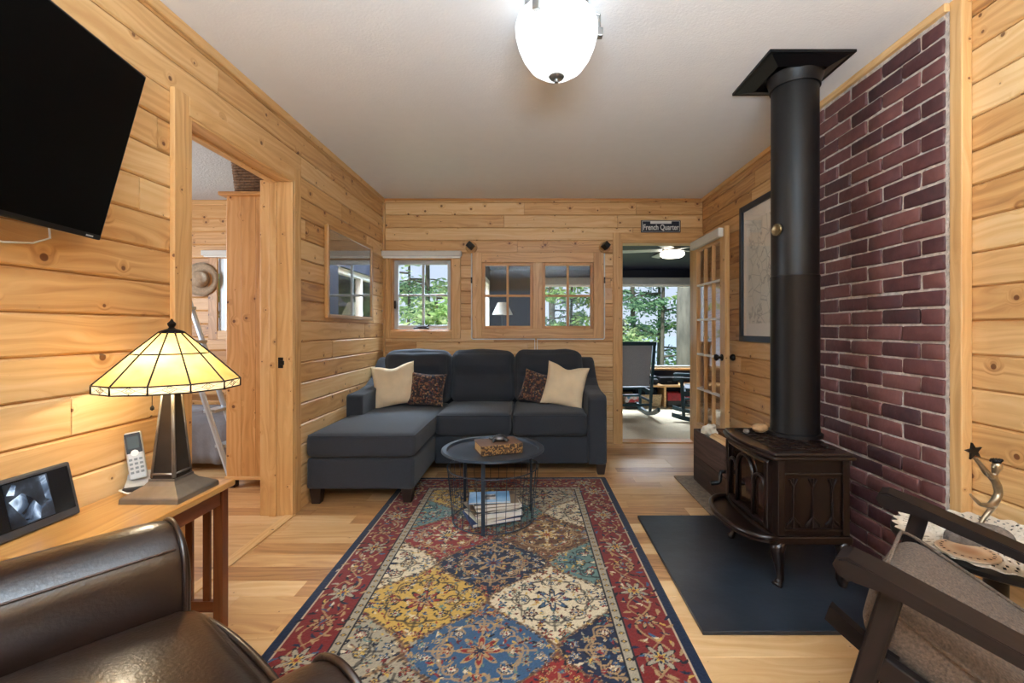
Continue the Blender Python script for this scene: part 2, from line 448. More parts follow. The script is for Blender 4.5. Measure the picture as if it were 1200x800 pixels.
# ceiling trims, corner trims, baseboards
bm = BM(); bx(bm, XL, XL+.018, YN, YB, ZC-.045, ZC, .004); build('trim_1', bm, PINET, kind='structure', wd=True)
bm = BM(); bx(bm, XR-.018, XR, YN, YB, ZC-.035, ZC, .004); build('trim_2', bm, PINET, kind='structure', wd=True)
bm = BM(); bx(bm, XL+.018, XR-.018, YB-.014, YB, ZC-.022, ZC, .003); build('trim_3', bm, PINEW, kind='structure', wd=True)
bm = BM(); bx(bm, XL, XL+.022, YB-.022, YB, 0, ZC-.045, .004); build('trim_4', bm, PINET, kind='structure', wd=True)
bm = BM(); bx(bm, XL, XL+.014, 2.868, YB-.03, 0, .09, .004); build('baseboard_left', bm, PINET, kind='structure', wd=True)
bm = BM(); bx(bm, XL-.03, XL+.03, D1[0], D1[1], 0, .006, .002); build('trim_5', bm, PINET, kind='structure', wd=True)

# bedroom doorway: jambs and casing
d = thing('door_1', 'wide pine casing around the open bedroom doorway', 'doorway', (XL, 2.36, 0), kind='structure')
def dp(name, m, *a, **k):
    bm = BM(); bx(bm, a[0]-XL, a[1]-XL, a[2]-2.36, a[3]-2.36, a[4], a[5], .003); return build(name, bm, m, d, wd=True)
dp('casing', PINET, XL, XL+.022, D1[0]-.08, D1[0], 0, D1[2]+.083)
dp('casing', PINET, XL, XL+.022, D1[1], D1[1]+.08, 0, D1[2]+.083)
dp('casing', PINET, XL, XL+.022, D1[0], D1[1], D1[2], D1[2]+.083)
dp('jamb', PINET, XL-.18, XL+.02, D1[1]-.018, D1[1]+.002, 0, D1[2])
dp('jamb', PINET, XL-.18, XL+.02, D1[0]-.002, D1[0]+.018, 0, D1[2])
dp('jamb', PINET, XL-.115, XL+.02, D1[0]+.018, D1[1]-.018, D1[2]-.012, D1[2])
dp('door_stop', PINET, XL-.12, XL-.075, D1[1]-.03, D1[1]-.018, 0, D1[2]-.018)
dp('door_stop', PINET, XL-.12, XL-.075, D1[0]+.018, D1[1]-.03, D1[2]-.02, D1[2]-.012)
bm = BM(); bx(bm, -.068, -.038, D1[1]-2.36-.022, D1[1]-2.36-.017, .90, .965, .002); bx(bm, -.05, -.03, D1[1]-2.36-.03, D1[1]-2.36-.02, .92, .945, .002)
build('strike_plate', bm, BRONZED, d)

# left window (to outdoors)
d = thing('window_1', 'four pane window beside the left corner under a white blind', 'window', (-1.1, YB, 0), kind='structure')
def wp(name, m, x0, x1, y0, y1, z0, z1, bev=.003, wd=True):
    bm = BM(); o = Vector(d.location); bx(bm, x0-o.x, x1-o.x, y0-o.y, y1-o.y, z0, z1, bev); return build(name, bm, m, d, wd=wd)
wp('casing', PINET, -1.455, W1[0], YB-.022, YB, 1.04, 1.90)
wp('casing', PINET, W1[1], -.712, YB-.022, YB, 1.04, 1.90)
wp('casing', PINET, W1[0], W1[1], YB-.022, YB, W1[3], 1.90)
wp('sill', PINET, W1[0], W1[1], YB-.022, YB, 1.04, W1[2])
for a in ((W1[0], W1[0]+.014, W1[2], W1[3]), (W1[1]-.014, W1[1], W1[2], W1[3]), (W1[0], W1[1], W1[3]-.014, W1[3]), (W1[0], W1[1], W1[2], W1[2]+.014)):
    wp('jamb', PINEW, a[0], a[1], YB, YB+.13, a[2], a[3])
bm = BM()
for a in ((-1.391, -1.35, 1.134, 1.826), (-.855, -.814, 1.134, 1.826), (-1.35, -.855, 1.785, 1.826), (-1.35, -.855, 1.134, 1.175)):
    bx(bm, a[0]+1.1, a[1]+1.1, .06, .10, a[2], a[3], .003)
build('sash', bm, GREYM, d)
bm = BM(); bx(bm, -1.113+1.1, -1.09+1.1, .065, .095, 1.175, 1.785, .003); bx(bm, -.25, .245, .066, .094, 1.465, 1.488, .003); build('muntin', bm, GREYM, d)
bm = BM(); bx(bm, -.25, .245, .078, .082, 1.175, 1.785); build('glass', bm, GLASS, d)
bm = BM(); tube(bm, [(-.06, .045, 1.15), (.0, .03, 1.16), (.04, .025, 1.158), (.07, .03, 1.175)], .007); bx(bm, -.09, .06, .03, .06, 1.134, 1.152, .003); build('crank_handle', bm, BRONZED, d)
bm = BM(); bx(bm, -1.385+1.1, -1.37+1.1, .03, .06, 1.34, 1.42, .003); build('latch', bm, BRONZED, d)
t = thing('window_blind', 'rolled up white blind headrail over the left exterior window', 'blind', (-1.09, YB-.022, 1.84))
bm = BM(); bx(bm, -.395, .395, -.045, 0, .01, .065, .012, 3); build('headrail', bm, BLIND, t)
bm = BM(); bx(bm, -.38, .38, -.03, -.005, -.006, .012, .003); build('bottom_rail', bm, WHTPL, t)

# double interior window to the sunroom
d = thing('window_2', 'pair of four pane pine windows looking into the sunroom', 'window', (.05, YB, 0), kind='structure')
wp('casing', PINET, -.594, W2[0], YB-.024, YB, 1.047, 1.892)
wp('casing', PINET, W2[1], .704, YB-.024, YB, 1.047, 1.892)
wp('casing', PINET, W2[0], W2[1], YB-.024, YB, W2[3], 1.892)
wp('casing', PINET, W2[0], W2[1], YB-.024, YB, 1.047, W2[2])
wp('mullion', PINET, .005, .099, YB-.024, YB+.12, W2[2], W2[3])
for s0, s1 in ((W2[0], .005), (.099, W2[1])):
    for a in ((s0, s0+.028, W2[2], W2[3]), (s1-.028, s1, W2[2], W2[3]), (s0+.028, s1-.028, W2[3]-.028, W2[3]), (s0+.028, s1-.028, W2[2], W2[2]+.028)):
        wp('sash', PINEW, a[0], a[1], YB-.006, YB+.05, a[2], a[3])
    c = (s0+s1)/2
    wp('muntin', PINEW, c-.011, c+.011, YB+.0, YB+.035, W2[2]+.028, W2[3]-.028)
    wp('muntin', PINEW, s0+.028, s1-.028, YB+.001, YB+.034, 1.456, 1.478)
    wp('glass', GLASS, s0+.028, s1-.028, YB+.016, YB+.02, W2[2]+.028, W2[3]-.028, 0, False)

# sunroom doorway casing + french door
d = thing('door_2', 'open french door of fifteen lites folded toward the right wall', 'door', (1.25, YB, 0), kind='structure')
wp('casing', PINET, .797, DW[0], YB-.02, YB, 0, 2.09)
wp('casing', PINET, DW[0], XR-.002, YB-.02, YB, DW[2], 2.09)
wp('casing', PINET, DW[1], XR-.002, YB-.02, YB, 0, DW[2])
wp('jamb', PINET, DW[0]-.002, DW[0]+.018, YB-.018, YB+.14, 0, DW[2])
wp('jamb', PINET, DW[1]-.018, DW[1]+.002, YB-.018, YB+.14, 0, DW[2])
wp('jamb', PINET, DW[0]+.018, DW[1]-.018, YB-.018, YB+.14, DW[2]-.018, DW[2])
wp('threshold', PINEW, DW[0], DW[1], YB+.0, YB+.15, 0, .012)
dx0, dx1, y0, y1 = 1.583, 1.623, 3.745, 4.49
wp('stile', PINET, dx0, dx1, y0, y0+.10, .012, 1.99)
wp('stile', PINET, dx0, dx1, y1-.10, y1, .012, 1.99)
wp('rail', PINET, dx0, dx1, y0+.10, y1-.10, 1.88, 1.99)
wp('rail', PINET, dx0, dx1, y0+.10, y1-.10, .012, .24)
ly0, ly1 = y0+.10, y1-.10
for k in (1, 2): yy = ly0+(ly1-ly0)*k/3; wp('muntin', PINET, dx0+.004, dx1-.004, yy-.011, yy+.011, .24, 1.88)
for k in range(1, 5): zz = .24+1.64*k/5; wp('muntin', WHTPL, dx0+.003, dx1-.003, ly0, ly1, zz-.010, zz+.010, .003, False)  # horizontal bars coloured white to stand in for the light they reflect
wp('glass', GLASS, 1.601, 1.605, ly0, ly1, .24, 1.88, 0, False)
for sx, lb in ((-1, 'dark knob on the glazed face'), (1, 'dark knob on the wall side face')):
    bm = BM(); x = dx0 if sx < 0 else dx1
    lathe(bm, [(0, 0), (.028, 0), (.028, .006), (.011, .008), (.011, .03), (.022, .034), (.029, .048), (.026, .06), (.012, .066), (0, .067)], 20)
    bmesh.ops.transform(bm, matrix=Matrix.Translation((x-1.25, y0+.055-YB, .90)) @ Matrix.Rotation(sx*PI/2, 4, 'Y'), verts=bm.verts)
    o = build('knob', bm, BRONZED, d, smooth=True, autos=40)
t = thing('door_blind', 'rolled white blind fixed across the top of the glazed door', 'blind', (dx0, 4.11, 1.9))
bm = BM(); bx(bm, -.045, -.001, -.34, .34, .0, .08, .012, 3); build('headrail', bm, BLIND, t)
bm = BM(); bx(bm, -.04, -.003, -.342, -.337, .005, .075, .002); build('end_cap', bm, WHTPL, t)
bm = BM(); bx(bm, -.04, -.003, .337, .342, .005, .075, .002); build('end_cap', bm, WHTPL, t)

# brick panel behind the stove
bm = BM(); rnd = random.Random(4)
BY0, BY1 = 1.80, 2.83; ch = .0722; L = .212; z = 0; row = 0
def brick_mat():
    m, n, l, b = new_mat('old_red_brick')
    at = n.new('ShaderNodeAttribute'); at.attribute_name = 'tone'; t = n.new('ShaderNodeTexCoord')
    nz = n.new('ShaderNodeTexNoise'); nz.inputs['Scale'].default_value = 28; nz.inputs['Detail'].default_value = 6; l.new(t.outputs['Object'], nz.inputs['Vector'])
    f = mth(n, l, 'ADD', mth(n, l, 'MULTIPLY', at.outputs['Fac'], .6), mth(n, l, 'MULTIPLY', nz.outputs[0], .4))
    c = ramp(n, l, f, [(.15, '#432A2C'), (.4, '#583334'), (.62, '#683F3D'), (.85, '#774C47')])
    n3 = n.new('ShaderNodeTexNoise'); n3.inputs['Scale'].default_value = 60; n3.inputs['Detail'].default_value = 4; l.new(t.outputs['Object'], n3.inputs['Vector'])
    c = mixc(n, l, mth(n, l, 'MULTIPLY', mth(n, l, 'SUBTRACT', n3.outputs[0], .70, True), 1.3, True), c, lin('#B9A79C'))
    l.new(c, b.inputs['Base Color']); b.inputs['Roughness'].default_value = .55; b.inputs['Specular IOR Level'].default_value = .45
    bp = n.new('ShaderNodeBump'); bp.inputs['Strength'].default_value = .7; bp.inputs['Distance'].default_value = .006
    l.new(nz.outputs[0], bp.inputs['Height']); l.new(bp.outputs[0], b.inputs['Normal']); return m
BRICK = brick_mat()
tl = bm.faces.layers.float.new('tone')
while z < ZC-.05:
    y = BY0+.012 if row % 2 == 0 else BY0+.012; first = L if row % 2 else L*.55
    z1 = min(z+ch, ZC-.03); k = 0
    while y < BY1-.02:
        ln = first if k == 0 else L; ye = min(y+ln, BY1)
        n0 = len(bm.verts); j = .0044
        if ye-y > .04:
            dx = rnd.uniform(-.003, .004); vs = box(bm, (XR-.026+dx, (y+ye)/2, (z+z1)/2+rnd.uniform(-.002, .002)), (.046, ye-y-2*j, z1-z-2*j), (rnd.uniform(-.012, .012), 0, rnd.uniform(-.01, .01)), .007, 2)
            for v in vs:
                v.co += noise.noise_vector(v.co*38)*.0034+noise.noise_vector(v.co*11)*.002
            tv = rnd.random()
            for f in {f for v in vs for f in v.link_faces}: f[tl] = tv
        y = ye; k += 1
    z = z1; row += 1
bmesh.ops.recalc_face_normals(bm, faces=bm.faces)
wb = build_raw('wall_brick', bm, BRICK, 'structure')
for p in wb.data.polygons: p.use_smooth = True
bm = BM(); ny, nz_ = 60, 130
g = [[bm.verts.new((XR-.0405+.003*noise.noise(Vector((i*.35, j*.35, 0)))+.002*noise.noise(Vector((i*.9, j*.9, 5))), BY0+(BY1-BY0)*i/ny, (ZC-.03)*j/nz_)) for j in range(nz_+1)] for i in range(ny+1)]
for i in range(ny):
    for j in range(nz_): bm.faces.new((g[i][j], g[i][j+1], g[i+1][j+1], g[i+1][j]))
build('mortar', bm, MORTAR, wb, smooth=True)
bm = BM(); bx(bm, XR-.042, XR, BY0-.052, BY0, 0, ZC-.001, .004); build('trim_6', bm, PINET, kind='structure', wd=True)
bm = BM(); bx(bm, XR-.06, XR, BY0, BY1+.05, ZC-.035, ZC-.001, .004); build('trim_7', bm, PINET, kind='structure', wd=True)
bm = BM(); bx(bm, XR-.06, XR, BY1, BY1+.05, 0, ZC-.035, .004); build('trim_8', bm, PINET, kind='structure', wd=True)

# near wall window (unseen, behind the camera; added to go with the fill light)
d = thing('window_3', 'unseen wide window added in the wall behind the camera for fill light', 'window', (.1, YN, 0), kind='structure')
wp('casing', PINET, -1.19, -1.1, YN, YN+.02, .5, 2.2); wp('casing', PINET, 1.3, 1.39, YN, YN+.02, .5, 2.2)
wp('casing', PINET, -1.1, 1.3, YN, YN+.02, 2.1, 2.2); wp('sill', PINET, -1.1, 1.3, YN, YN+.03, .5, .6)

# ---------------- bedroom shell
bm = BM(); boards(bm, lambda u, v, w: (u, 4.55-w, v), -4.5, XL-.17, 0, ZC, [(-3.14, -2.4, 1.12, 1.84)], rnd=random.Random(41)); build_raw('wall_bedroom_back', bm, PINEK, 'structure')
bm = BM(); boards(bm, lambda u, v, w: (-4.5+w, u, v), .5, 4.55, 0, ZC, rnd=random.Random(42)); build_raw('wall_bedroom_left', bm, PINEK, 'structure')
bm = BM(); boards(bm, lambda u, v, w: (u, .5+w, v), -4.5, XL-.17, 0, ZC, rnd=random.Random(43)); build_raw('wall_bedroom_near', bm, PINEK, 'structure')
bm = BM(); bx(bm, -4.55, XL-.07, .45, 4.62, ZC, ZC+.08); build('ceiling_bedroom', bm, CEILB, kind='structure')
d = thing('window_4', 'bedroom window with white blind head behind the wardrobe', 'window', (-2.77, 4.55, 0), kind='structure')
wp('casing', PINEK, -3.23, -3.14, 4.53, 4.55, 1.03, 1.92); wp('casing', PINEK, -2.4, -2.31, 4.53, 4.55, 1.03, 1.92)
wp('casing', PINEK, -3.14, -2.4, 4.53, 4.55, 1.84, 1.92); wp('sill', PINEK, -3.14, -2.4, 4.53, 4.55, 1.03, 1.12)
wp('sash', GREYM, -3.14, -3.09, 4.56, 4.60, 1.12, 1.84, .003, False); wp('sash', GREYM, -2.45, -2.4, 4.56, 4.60, 1.12, 1.84, .003, False)
wp('glass', GLASS, -3.09, -2.45, 4.578, 4.582, 1.12, 1.84, 0, False)
t = thing('bedroom_blind', 'white blind headrail above the bedroom window', 'blind', (-2.77, 4.53, 1.86))
bm = BM(); bx(bm, -.5, .5, -.05, 0, 0, .055, .01); build('headrail', bm, BLIND, t)
bm = BM(); bx(bm, -.48, .48, -.035, -.005, -.012, .001, .003); build('bottom_rail', bm, WHTPL, t)

# ---------------- sunroom shell
SX0, SX1, SY = -.65, 2.95, 7.0
bm = BM(); bx(bm, SX0, SX1, 4.66, SY+.1, -.1, .004); build('floor_sunroom', bm, CARPET, kind='structure')
bm = BM()
vs = [bm.verts.new(p) for p in ((SX0-.1, 4.64, 2.46), (SX1+.1, 4.64, 2.46), (SX1+.1, SY+.1, 2.03), (SX0-.1, SY+.1, 2.03), (SX0-.1, 4.64, 2.54), (SX1+.1, 4.64, 2.54), (SX1+.1, SY+.1, 2.11), (SX0-.1, SY+.1, 2.11))]
for q in ((0, 1, 2, 3), (7, 6, 5, 4), (0, 4, 5, 1), (1, 5, 6, 2), (2, 6, 7, 3), (3, 7, 4, 0)): bm.faces.new([vs[i] for i in q])
build('ceiling_sunroom', bm, NAVY, kind='structure')
WZ0, WZ1 = .54, 1.90
bm = BM(); bx(bm, SX0, SX1, SY, SY+.1, 0, WZ0); bx(bm, SX0, SX1, SY, SY+.1, WZ1, 2.04); bx(bm, SX0, .12, SY, SY+.1, WZ0, WZ1); bx(bm, 2.75, SX1, SY, SY+.1, WZ0, WZ1)
build('wall_sunroom_back', bm, NAVY, kind='structure')
bm = BM(); bx(bm, SX0-.1, SX0, 4.65, SY+.1, 0, .7); bx(bm, SX0-.1, SX0, 4.65, 5.1, .7, 1.85); bx(bm, SX0-.1, SX0, 6.75, SY+.1, .7, 1.85); bx(bm, SX0-.1, SX0, 4.65, SY+.1, 1.85, 2.5)
build('wall_sunroom_left', bm, NAVY, kind='structure')
bm = BM(); bx(bm, SX1, SX1+.1, 4.5, SY+.1, 0, 2.5); bx(bm, XR+.1, SX1, 4.5, 4.6, 0, 2.5); build('wall_sunroom_right', bm, NAVY, kind='structure')
d = thing('window_5', 'wide sunroom picture window with grey blind head and wooden sill', 'window', (1.4, SY, 0), kind='structure')
FRM = mat('pale_window_frame', '#A9ADAE', .5, var=.05)
for a in ((.12, .16, WZ0, WZ1), (.52, .57, WZ0, WZ1), (2.71, 2.75, WZ0, WZ1), (.16, 2.71, WZ1-.03, WZ1), (.16, 2.71, WZ0, WZ0+.03)):
    wp('frame', FRM, a[0], a[1], SY-.01, SY+.07, a[2], a[3], .004, False)
wp('sill', PINET, .05, 2.8, SY-.09, SY, WZ0-.03, WZ0)
wp('glass', GLASS, .16, 2.71, SY+.04, SY+.044, WZ0+.03, WZ1-.03, 0, False)
t = thing('sunroom_blind', 'grey roller blind headrail above the sunroom picture window', 'blind', (1.43, SY-.01, 1.83))
bm = BM(); bx(bm, -1.32, 1.32, -.07, 0, -.02, .09, .01); build('headrail', bm, FRM, t)
bm = BM(); bx(bm, -1.3, 1.3, -.05, -.02, -.05, -.02, .004); build('bottom_rail', bm, WHTPL, t)
d = thing('window_6', 'white framed side window at the left end of the sunroom', 'window', (SX0, 5.9, 0), kind='structure')
for a in ((5.1, 5.17, .7, 1.85), (6.68, 6.75, .7, 1.85), (5.17, 6.68, 1.78, 1.85), (5.17, 6.68, .7, .77), (5.88, 5.94, .77, 1.78)):
    wp('frame', WHTPL, SX0-.06, SX0+.015, a[0], a[1], a[2], a[3], .004, False)
wp('glass', GLASS, SX0-.03, SX0-.026, 5.17, 6.68, .77, 1.78, 0, False)

# ------------------------------------------------------------ rug (pattern knotted in as colour)
def make_rug():
    W, H = 1.52, 2.44; st = .0036; nx, ny = int(W/st), int(H/st)
    xs = np.linspace(-W/2, W/2, nx+1); ys = np.linspace(-H/2, H/2, ny+1)
    X, Y = np.meshgrid(xs, ys); rs = np.random.RandomState(5)
    def L(h): return np.array(lin(h)[:3])
    NAV, RED, TAN, CRM, YEL, BLU, TEA, BRN, DRD, BEI, DKB = [L(h) for h in ('#1B2740', '#8E1F1A', '#B08A58', '#DCC6A0', '#CDA03C', '#35597A', '#5E7F78', '#6E4527', '#5E1614', '#A7987F', '#1A1A22')]
    col = np.zeros(X.shape+(3,)); d = np.minimum(W/2-np.abs(X), H/2-np.abs(Y))
    side = (W/2-np.abs(X)) < (H/2-np.abs(Y)); t = np.where(side, Y, X)
    def put(m, c): col[m] = c
    # field seeds: x, y relative to rug centre, colour, motif colour
    cx0, cy0 = -.19, 2.25
    sx, sy = .27, .30; seeds = []
    pal = [RED, BRN, NAV, YEL, CRM, BLU, TEA, BEI]
    fixed = {(-1, 0): RED, (1, 0): BRN, (0, -1): NAV, (-1, -2): YEL, (1, -2): CRM, (0, -3): BLU, (2, -1): TEA, (-2, -1): CRM, (-1, -4): BEI, (1, -4): RED, (2, -3): NAV, (-2, -3): BEI, (2, 1): CRM, (0, 1): TEA, (-2, 1): TEA, (-1, 2): YEL, (1, 2): BEI, (0, 3): RED, (2, 3): YEL, (-2, 3): BRN}
    for i in range(-3, 4):
        for j in range(-6, 6):
            if (i+j) % 2 == 1 and (i+j) % 2: seeds.append((i*sx, (j*sy)+.25, fixed.get((i, j), pal[(i*3+j*5) % 8])))
            elif (i+j) % 2 == 0: pass
    seeds = []
    for i in range(-3, 4):
        for j in range(-6, 6):
            if (i+j) % 2: seeds.append((i*sx, j*sy+.25, fixed.get((i, j), pal[(i*3+j*5) % 8])))
    wob = .010*np.sin(Y*31+1)*np.cos(X*29)+.008*np.sin(X*47+Y*13)+.008*np.sin(Y*71-X*33)
    best = np.full(X.shape, 9.); sec = np.full(X.shape, 9.); idx = np.zeros(X.shape, int)
    for k, (a, b, c) in enumerate(seeds):
        dx, dy = np.abs(X-a)+wob, np.abs(Y-b)-wob
        ty_ = np.minimum(np.maximum(dy, 0)/sy, 1); q = np.maximum(dx, 0)/sx-(.75*(.5+.5*np.cos(PI*ty_))+.25*(1-ty_))+np.maximum(dy/sy-1, 0)+1
        m = q < best; sec = np.where(m, best, np.minimum(sec, q)); idx = np.where(m, k, idx); best = np.where(m, q, best)
    for k, (a, b, c) in enumerate(seeds): put(idx == k, c)
    def blend(m, c, a=1.0): col[m] = col[m]*(1-a)+c*a
    # cell outlines broken into scrolls
    e = sec-best
    sc_ = np.sin(X*140+np.sin(Y*60)*2)*np.sin(Y*150+np.sin(X*55)*2)
    blend((e < .12) & (sc_ > -.1), TAN, .75); blend((e < .17) & (sc_ > .3), DKB, .85); blend((e < .05), BRN, .7)
    def petal(r, th, R, n, ph=0, depth=.3): return r < R*(1-depth+depth*np.cos(n*th+ph))
    # rosettes, mirrored palmettes and curls in every medallion
    for k, (a, b, c) in enumerate(seeds):
        m0 = (np.abs(X-a) < .27) & (np.abs(Y-b) < .27) & (idx == k)
        if not m0.any(): continue
        dx, dy = np.abs(X-a), np.abs(Y-b); r = np.hypot(dx, dy); th = np.arctan2(dy, dx)
        dark = c.mean() < .12
        OUT = TAN if dark else DKB
        pal3 = [[CRM, YEL, RED], [DRD, BLU, CRM], [NAV, TAN, RED], [BLU, CRM, DRD], [RED, TAN, NAV]][(k*2+1) % 5]
        if c is RED: pal3 = [CRM, NAV, YEL]
        if c is NAV: pal3 = [TAN, BLU, DRD]
        def motif(px, py, R, n, cols, ph=0.):
            rr = np.hypot(dx-px, dy-py); tt = np.arctan2(dy-py, dx-px)
            for f, cc in ((1.22, OUT), (1., cols[0]), (.68, cols[1]), (.36, cols[2])): put(m0 & petal(rr, tt, R*f, n, ph), cc)
        blend(m0 & (np.abs(r-.155-.014*np.cos(8*th)) < .0045), OUT, .7)
        for q in range(5):
            an = (q+.15)*PI/9; cxq, cyq = .125*math.cos(an), .125*math.sin(an)
            rr = np.hypot(dx-cxq, dy-cyq); blend(m0 & (np.abs(rr-.026) < .004) & (np.arctan2(dy-cyq, dx-cxq) > -.6), OUT, .8)
        motif(0, 0, .070, 8, pal3)
        motif(.118, 0, .026, 5, [pal3[1], pal3[0], CRM], PI); motif(0, .118, .026, 5, [pal3[1], pal3[0], CRM], PI/2)
        motif(.088, .088, .022, 6, [pal3[2], CRM, pal3[0]]); motif(.16, .055, .017, 6, [TEA, TAN, DRD]); motif(.055, .165, .017, 6, [DRD, YEL, NAV]); motif(.03, .21, .020, 5, [RED, TAN, DKB]); motif(.21, .03, .020, 5, [BLU, CRM, DKB])
        blend(m0 & (np.abs(np.sin(th*2)) < .07) & (r > .08) & (r < .2), OUT, .7)
    # small flowers, leaves, curls over the field
    def stamp(x, y, r, c1, c2, n, ph):
        i0, i1 = max(0, int((x-r+W/2)/st)), min(nx, int((x+r+W/2)/st)+2); j0, j1 = max(0, int((y-r+H/2)/st)), min(ny, int((y+r+H/2)/st)+2)
        if i1 <= i0 or j1 <= j0: return
        dx, dy = X[j0:j1, i0:i1]-x, Y[j0:j1, i0:i1]-y; rr = np.hypot(dx, dy); th = np.arctan2(dy, dx)
        s = col[j0:j1, i0:i1]
        s[rr < r*(.7+.3*np.cos(n*th+ph))] = c1; s[rr < r*.5*(.7+.3*np.cos(n*th+ph))] = c2
    def leaf(x, y, l, a, c):
        r = l; i0, i1 = max(0, int((x-r+W/2)/st)), min(nx, int((x+r+W/2)/st)+2); j0, j1 = max(0, int((y-r+H/2)/st)), min(ny, int((y+r+H/2)/st)+2)
        if i1 <= i0 or j1 <= j0: return
        dx, dy = X[j0:j1, i0:i1]-x, Y[j0:j1, i0:i1]-y; u = dx*math.cos(a)+dy*math.sin(a); v = -dx*math.sin(a)+dy*math.cos(a)
        v = v-.25*u*u/l
        col[j0:j1, i0:i1][(np.abs(u) < l) & (np.abs(v) < .32*l*(1-(u/l)**2))] = c
    fl = [CRM, RED, DKB, TAN, YEL, BLU, DRD, NAV, BEI, TEA]
    for k in range(2600):
        x, y = rs.uniform(-W/2+.27, W/2-.27), rs.uniform(-H/2+.27, H/2-.27)
        q = rs.rand()
        if q < .34: stamp(x, y, rs.uniform(.006, .014), fl[rs.randint(10)], fl[rs.randint(10)], rs.randint(5, 8), rs.rand()*6)
        else: leaf(x, y, rs.uniform(.008, .017), rs.rand()*6.28, fl[rs.randint(10)])
    # border
    bd = d < .265
    col[bd] = L('#7E1C18'); col[bd & (d > .225)] = BEI
    q = ((t/.045) % 1)-.5
    blend(bd & (d > .228) & (d < .262) & (np.abs(q)*.045*1.6+np.abs(d-.245) < .014), DKB); blend(bd & (np.abs(d-.245)+np.abs(q)*.05 < .006), YEL)
    blend((np.abs(d-.2645) < .0035) | (np.abs(d-.2255) < .003), DKB)
    m = (d < .223) & (d > .048)
    vine = .135+.045*np.sin(t*2*PI/.30)
    blend(m & (np.abs(d-vine) < .005), TAN, .9)
    vine2 = .135-.05*np.sin(t*2*PI/.30+.6)
    blend(m & (np.abs(d-vine2) < .004), TAN, .7)
    blend((d < .048) & (d > .040), CRM, .7); blend(d <= .040, NAV)
    for sgn in (-1, 1):
        for k in range(13):
            for (ax, L_, off) in (('x', H, W), ('y', W, H)):
                p = -L_/2+.13+k*.20
                if p > L_/2-.12: continue
                o = sgn*(off/2-.135); x, y = (o, p) if ax == 'x' else (p, o)
                big = k % 2 == 0
                stamp(x, y, .072 if big else .055, DKB, DKB, 8, k); stamp(x, y, .062 if big else .046, BEI if big else TAN, NAV if big else BLU, 8, k)
                stamp(x, y, .026, YEL if big else DRD, RED, 6, k)
                for q in range(11):
                    an = q*2*PI/11+k; rr = .078+.018*rs.rand()
                    leaf(x+rr*math.cos(an), y+rr*math.sin(an), .020, an+.8, [DKB, TAN, BLU, TAN, BEI, NAV][rs.randint(6)])
    for k in range(1700):
        x, y = rs.uniform(-W/2, W/2), rs.uniform(-H/2, H/2); dd = min(W/2-abs(x), H/2-abs(y))
        if .062 < dd < .21: leaf(x, y, rs.uniform(.008, .017), rs.rand()*6.28, [TAN, DKB, CRM, BLU, TAN, DRD, YEL][rs.randint(7)])
    g_ = col.mean(-1, keepdims=True); col = (col*.9+g_*.1)*.80
    col *= (.84+.32*rs.rand(*X.shape))[..., None]
    Z = .008+.0012*rs.rand(*X.shape)
    edge = d < .004; Z[edge] = .002
    V = np.stack([X, Y, Z], -1).reshape(-1, 3); n1 = nx+1
    i = np.arange(nx)[None, :]; j = np.arange(ny)[:, None]
    a = (j*n1+i).ravel(); F = np.stack([a, a+1, a+1+n1, a+n1], -1)
    me = bpy.data.meshes.new('rug'); me.vertices.add(len(V)); me.vertices.foreach_set('co', V.ravel())
    me.loops.add(F.size); me.loops.foreach_set('vertex_index', F.ravel().astype(np.int32))
    me.polygons.add(len(F)); me.polygons.foreach_set('loop_start', np.arange(0, F.size, 4, dtype=np.int32))
    me.update(calc_edges=True)
    ca = me.color_attributes.new('weave', 'FLOAT_COLOR', 'POINT')
    ca.data.foreach_set('color', np.concatenate([col.reshape(-1, 3), np.ones((len(V), 1))], 1).ravel().astype(np.float32))
    m, n, l, b = new_mat('rug_wool'); at = n.new('ShaderNodeAttribute'); at.attribute_name = 'weave'
    l.new(at.outputs['Color'], b.inputs['Base Color']); b.inputs['Roughness'].default_value = 1; b.inputs['Sheen Weight'].default_value = .15; b.inputs['Specular IOR Level'].default_value = .1
    me.materials.append(m)
    o = bpy.data.objects.new('area_rug', me); C.objects.link(o); o.location = (-.19, 2.25, 0); o.rotation_euler = (0, 0, math.radians(.6))
    tag(o, 'red and navy bordered oriental rug with many coloured medallions', 'rug')
make_rug()

def wpart(name, bm, m, parent, **k):
    """a part drawn in room coordinates under an unrotated thing"""
    bmesh.ops.translate(bm, vec=-parent.location, verts=bm.verts); return build(name, bm, m, parent, **k)

# ------------------------------------------------------------ wood stove, pipe, hearth
bm = BM(); bx(bm, .632, 1.60, 1.69, 2.74, .0015, .018, .003)
tag(build('hearth_pad', bm, SLATE), 'blue black slate hearth pad on the floor under the wood stove', 'hearth pad')

st = thing('wood_stove', 'brown enamel cast iron wood stove with arched window and ash lip', 'stove', (1.2, 2.22, .018))
SY0, SY1, SXF, SXB = 1.975, 2.465, 1.06, 1.37
def bow(x0, y0, y1, xb, bulge, n=14):
    p = [(x0-bulge*(1-((2*i/n)-1)**2), y0+(y1-y0)*i/n) for i in range(n+1)]
    return p+[(xb, y1), (xb, y0)]
bm = BM(); prism(bm, bow(SXF, SY0, SY1, SXB, .015), .24, .575, 'Z'); wpart('body', bm, IRON, st)
bm = BM(); prism(bm, bow(SXF-.02, SY0-.025, SY1+.025, SXB+.02, .045), .572, .588, 'Z'); prism(bm, bow(SXF-.012, SY0-.016, SY1+.016, SXB+.014, .043), .586, .602, 'Z')
o = wpart('top_plate', bm, IRON, st); md = o.modifiers.new('b', 'BEVEL'); md.width = .006; md.segments = 3
bm = BM()
